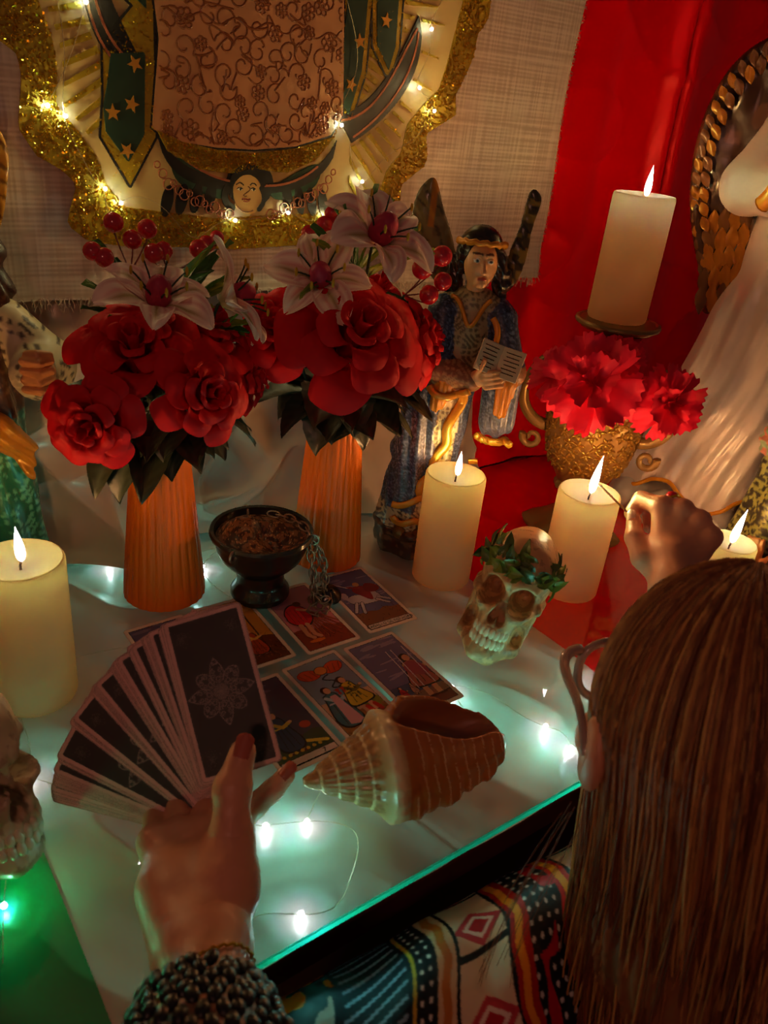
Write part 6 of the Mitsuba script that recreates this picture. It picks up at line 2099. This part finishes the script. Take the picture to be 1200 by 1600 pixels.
V_, F_ = sculpt(hair_cap, (.28, -.08, -.22), (.60, .30, .36), .0040)
put(wk + '__hair', (V_, F_), 'hair_brown', True, color=paint(V_, '#8a5230', (meshkit.noise(V_ * [160, 160, 5], 3) > .55, '#6e3e22')), label='long straight brown hair')
gh = rnd(64)
locks, lc = [], []
tones = [lin(c) for c in ('#a05e32', '#844a26', '#b07840', '#703a22', '#bc884a')]
for i in range(3600):
    ph = gh.uniform(-PI, PI)                    # around the head, 0 = forward
    if abs(ph) < 1.15:
        continue
    th = np.linspace(gh.uniform(.05, .5), PI * .52, 9)
    rad = A_([.0785, .094, .1045]) * gh.uniform(.99, 1.06)
    phs = ph + (np.sign(ph) * .10) * np.linspace(0, 1, 9)
    a = np.column_stack([np.sin(th) * np.sin(phs) * rad[0], np.sin(th) * np.cos(phs) * rad[1] - .006, np.cos(th) * rad[2] + .006])
    top = HC + a @ FR_.T
    e = top[-1]
    drop = np.linspace(.03, gh.uniform(.40, .52), 12)
    back = A_([.052, -.046, 0])
    fly = gh.normal(0, .010, 2)
    w = gh.uniform(.5, 1.2)
    rel = e - HC
    fall = np.array([e + A_([back[0] * (d / .45) ** .9 + fly[0] * d / .4 - .05 * rel[0] * d, back[1] * (d / .45) ** .9 + fly[1] * d / .4 - .05 * rel[1] * d, -d]) + .0035 * w * A_([math.sin(d * 26 + i), math.cos(d * 21 + 2 * i), 0]) * min(1, d * 6) for d in drop])
    pth = smooth_path(np.vstack([top[:-1], (top[-1] + fall[0]) / 2, fall]), 26)
    r = np.linspace(.0009, .0006, 26) * gh.uniform(.6, 1.3)
    m = tube(pth, r, 4)
    locks.append((m[0], m[1], tones[gh.integers(0, 5)] * gh.uniform(.75, 1.2)))
for i in range(9):                              # loose hairs beside the cheek
    e = hd(-.088 + gh.normal(0, .004), -.02 + gh.normal(0, .01), -.06)
    pth = smooth_path([e, e + A_([-.012 + gh.normal(0, .010), .010, -.10]), e + A_([-.02 + gh.normal(0, .02), .012, -.24])], 16)
    m = tube(pth, .00025, 4)
    locks.append((m[0], m[1], tones[1]))
lv, lf_, lcol = join(locks)
put(wk + '__hair_lock', (lv, lf_), 'hair_brown', True, color=lcol, kind='stuff', label='loose strands of the long brown hair')

# patterned skirt over the lap
mat('skirt_print', 'vertex', 0.7, 0.25)
SA, SB = A_([.130, .240, -.098]), A_([.640, .205, -.092])
sd, sl = unit(SB - SA), np.linalg.norm(SB - SA)
sn = unit(np.cross([0, 0, 1.0], sd))           # towards the table
NU, NV = 560, 300


def skirt(u, v):
    s = sl * u
    a = -1.45 + 4.1 * v                         # from the table side over the top and down to the near side
    r = .080 + .004 * np.sin(s * 60 + 3 * np.sin(a * 2)) * sst(-1.4, .2, a) + .004 * meshkit.noise(np.stack([s * 26, a * 3, s * 0], -1), 4)
    r = r * (1 - .28 * sst(.06, 0, s))
    ext = .16 * np.clip((a - 1.5) / 1.1, 0, 1) ** 1.2
    c = SA + s[..., None] * sd
    off = -np.sin(a) * r
    return c + (-np.sin(np.clip(a, -1.6, 1.9)) * (r + ext))[..., None] * sn + (np.cos(np.clip(a, -1.45, 1.57)) * r - 1.1 * ext)[..., None] * A_([0, 0, 1.0])


sv, sf_ = grid(skirt, NU, NV)
uu, vv = (q.ravel() for q in np.meshgrid(np.linspace(0, 1, NU), np.linspace(0, 1, NV), indexing='ij'))
aa = (-1.45 + 4.1 * vv) * .08                    # metres across the thigh
S = (uu * sl + .42 * aa) * 1.16 + .006 * np.sin(aa * 60)  # the bands run slantwise
zig = lambda f, amp: amp * (2 * np.abs((aa * f) % 1 - .5) - .5)
cc = np.tile(lin('#141620'), (len(sv), 1))


def band(a0, a1, col, z=0.0):
    global cc
    m = (S + z > a0) & (S + z < a1)
    cc[m] = lin(col)
    return m


m = band(-.2, .150, '#12202c')
st_ = (np.abs(((aa * 95 + S * 20) % 1) - .5) < .13) & (S > .085) & (S < .145)
cc[st_ & m] = lin('#7c9cb4')
bl = meshkit.noise(np.column_stack([S * 62, aa * 62, S * 0]), 9)
cc[m & (S < .080) & (bl > .66)] = lin('#d8761c')
cc[m & (S < .075) & (bl < .20)] = lin('#c8c0b4')
band(.150, .1535, '#c8a030')
dots = lambda m_, f=110: m_ & (np.hypot(((S * f) % 1) - .5, ((aa * f) % 1) - .5) < .19)
m = band(.1535, .176, '#15131a')
cc[dots(m)] = lin('#d8d0c8')
band(.176, .196, '#d8b48a')
band(.181, .190, '#c4722c', zig(34, .004))
band(.196, .200, '#120e10')
m = band(.200, .252, '#dcc0a0')
cell = (aa * 15 + .2) % 1
cc[m & (np.abs(cell - .03) < .045)] = lin('#120e10')
med = m & (cell > .48)
d1 = np.abs(cell - .74) * 3.6 + np.abs(S - .226) * 34
cc[med & (d1 < .95)] = lin('#c23a44')
cc[med & (d1 < .62)] = lin('#e6c8bc')
cc[med & (d1 < .42)] = lin('#b01c28')
band(.252, .256, '#120e10')
band(.256, .264, '#b01810', zig(26, .003))
band(.261, .270, '#e8891c', zig(26, .004))
band(.269, .277, '#b01810', zig(26, .004))
m = band(.277, .318, '#15131a')
cc[dots(m, 95)] = lin('#cfc8c4')
cc[m & (bl > .80)] = lin('#b81020')
band(.318, .324, '#c01c14', zig(30, .003))
band(.324, .334, '#e8a01c', zig(30, .004))
band(.333, .340, '#c01c14', zig(30, .004))
band(.340, .344, '#120e10')
m = band(.344, .392, '#dcc0a0')
cell = (aa * 13) % 1
d1 = np.abs(cell - .5) * 3.2 + np.abs(S - .368) * 32
cc[m & (d1 < .95)] = lin('#e0c4bc')
cc[m & (d1 < .7)] = lin('#b82430')
cc[m & (np.abs(cell - .03) < .04)] = lin('#120e10')
band(.392, .398, '#120e10')
band(.398, .412, '#d8a878', zig(20, .004))
band(.412, .6, '#181620')
mm = (S > .412) & (S < .56)
cc[mm & (bl > .70)] = lin('#d06424')
cc[mm & (np.abs(((aa * 40 + S * 30) % 1) - .5) < .06)] = lin('#b8b4b4')
redp = (aa > .07) & (S > .27) & (S < .42)
cc[redp & (aa < .135)] = lin('#c4101c')
put(wk + '__skirt', (sv, sf_), 'skirt_print', True, color=cc, label='skirt with colourful woven bands of black, cream, red and orange')
V_, F_ = sculpt(lambda p: np.maximum(smin(s_chain(p, [LS, CH + A_([0, 0, .045]), RS], [.050, .080, .050], .03), s_chain(p, [CH, CH * .5 + PEL * .5, PEL], [.116, .112, .150], .05), .04), -(.012 + 0 * p[:, 0]) - 1) + .003 * np.sin(p[:, 2] * 60), (.16, -.20, -.48), (.62, .28, .10), .007)
put(wk + '__blouse', (V_, F_), 'blouse', True, label='dark blouse')
mat('blouse', '#1c1418', 0.8, 0.2)

# her glasses
mat('glasses_frame', '#9a8078', 0.08, 0.6, clearcoat=1.0)
gk = thing('eyeglasses', 'clear brownish eyeglasses on the face of the woman', 'glasses')
for sx in (-1, 1):
    t_ = np.linspace(0, 2 * PI, 36, endpoint=False)
    rim = np.array([hd(sx * (.036 + .031 * math.copysign(abs(math.cos(a)) ** .8, math.cos(a))), .1135 - .004 * abs(math.cos(a)), -.014 + .025 * math.copysign(abs(math.sin(a)) ** .8, math.sin(a))) for a in t_])
    put(gk + '__rim', tube(rim, .0034, 8, True), 'glasses_frame', True)
    cen = rim.mean(0)
    put(gk + '__lens', (np.vstack([rim, cen[None]]), np.array([[i, (i + 1) % 36, 36] for i in range(36)])), 'clear_glass')
    put(gk + '__temple', tube(smooth_path([hd(sx * .068, .111, .002), hd(sx * .080, .098, .002), hd(sx * .0865, .045, -.002), hd(sx * .0875, .004, -.006), hd(sx * .086, -.012, -.022)], 24), np.linspace(.0044, .0026, 24), 8), 'glasses_frame', True)
put(gk + '__bridge', tube(smooth_path([hd(-.010, .1135, -.006), hd(0, .117, -.002), hd(.010, .1135, -.006)], 10), .0024, 8), 'glasses_frame', True)

# match, ring
mt = thing('match', 'long wooden match held in the fingers with its tip in the candle flame', 'match')
m0, m1 = A_([.7595, .5470, .1560]), A_([.7660, .4760, .1290])
put(mt + '__stick', tube(A_([m0 + (m1 - m0) * k for k in np.linspace(0.1, 1, 8)]), .0013, 5), 'match_wood')
mat('match_wood', '#8a5c34', 0.6, 0.3)
put(mt + '__burnt_tip', tube(A_([m0, m0 * .93 + m1 * .07, m0 * .86 + m1 * .14]), .0015, 6), 'wick_black', label='charred black tip')
rk = thing('ring', 'gold ring with a red gem on a finger of the hand lighting the candle', 'ring')
for q, col, nm in (((.7965, .4600, .1565), 'gem_red', 'gem'),):
    q = A_(q)
    d = unit(A_(GF[1][1]) - A_(GF[1][0]))
    Rr = frame(d)
    t_ = np.linspace(0, 2 * PI, 30, endpoint=False)
    put(rk + '__band', tube(q + .0118 * (np.cos(t_)[:, None] * Rr[:, 0] + np.sin(t_)[:, None] * Rr[:, 1]), .0018, 7, True), 'gold_foil', True)
    up_ = unit(A_([-.3, -.1, .95]) - d * (A_([-.3, -.1, .95]) @ d))
    put(rk + '__gem', xf((ball(np.zeros(3), 1, 2)[0] * [.0062, .0062, .0040], ball(np.zeros(3), 1, 2)[1]), frame(up_), q + up_ * .0130), 'gem_red', True, label='red gem')
    t2 = np.linspace(0, 2 * PI, 40, endpoint=False)
    R2 = frame(up_)
    put(rk + '__setting', tube(q + up_ * .0122 + (.0068 + .0006 * np.sin(t2 * 10))[:, None] * (np.cos(t2)[:, None] * R2[:, 0] + np.sin(t2)[:, None] * R2[:, 1]), .0016, 6, True), 'gold_foil', True)
mat('gem_red', '#c00a20', 0.08, 0.8, clearcoat=1.0)
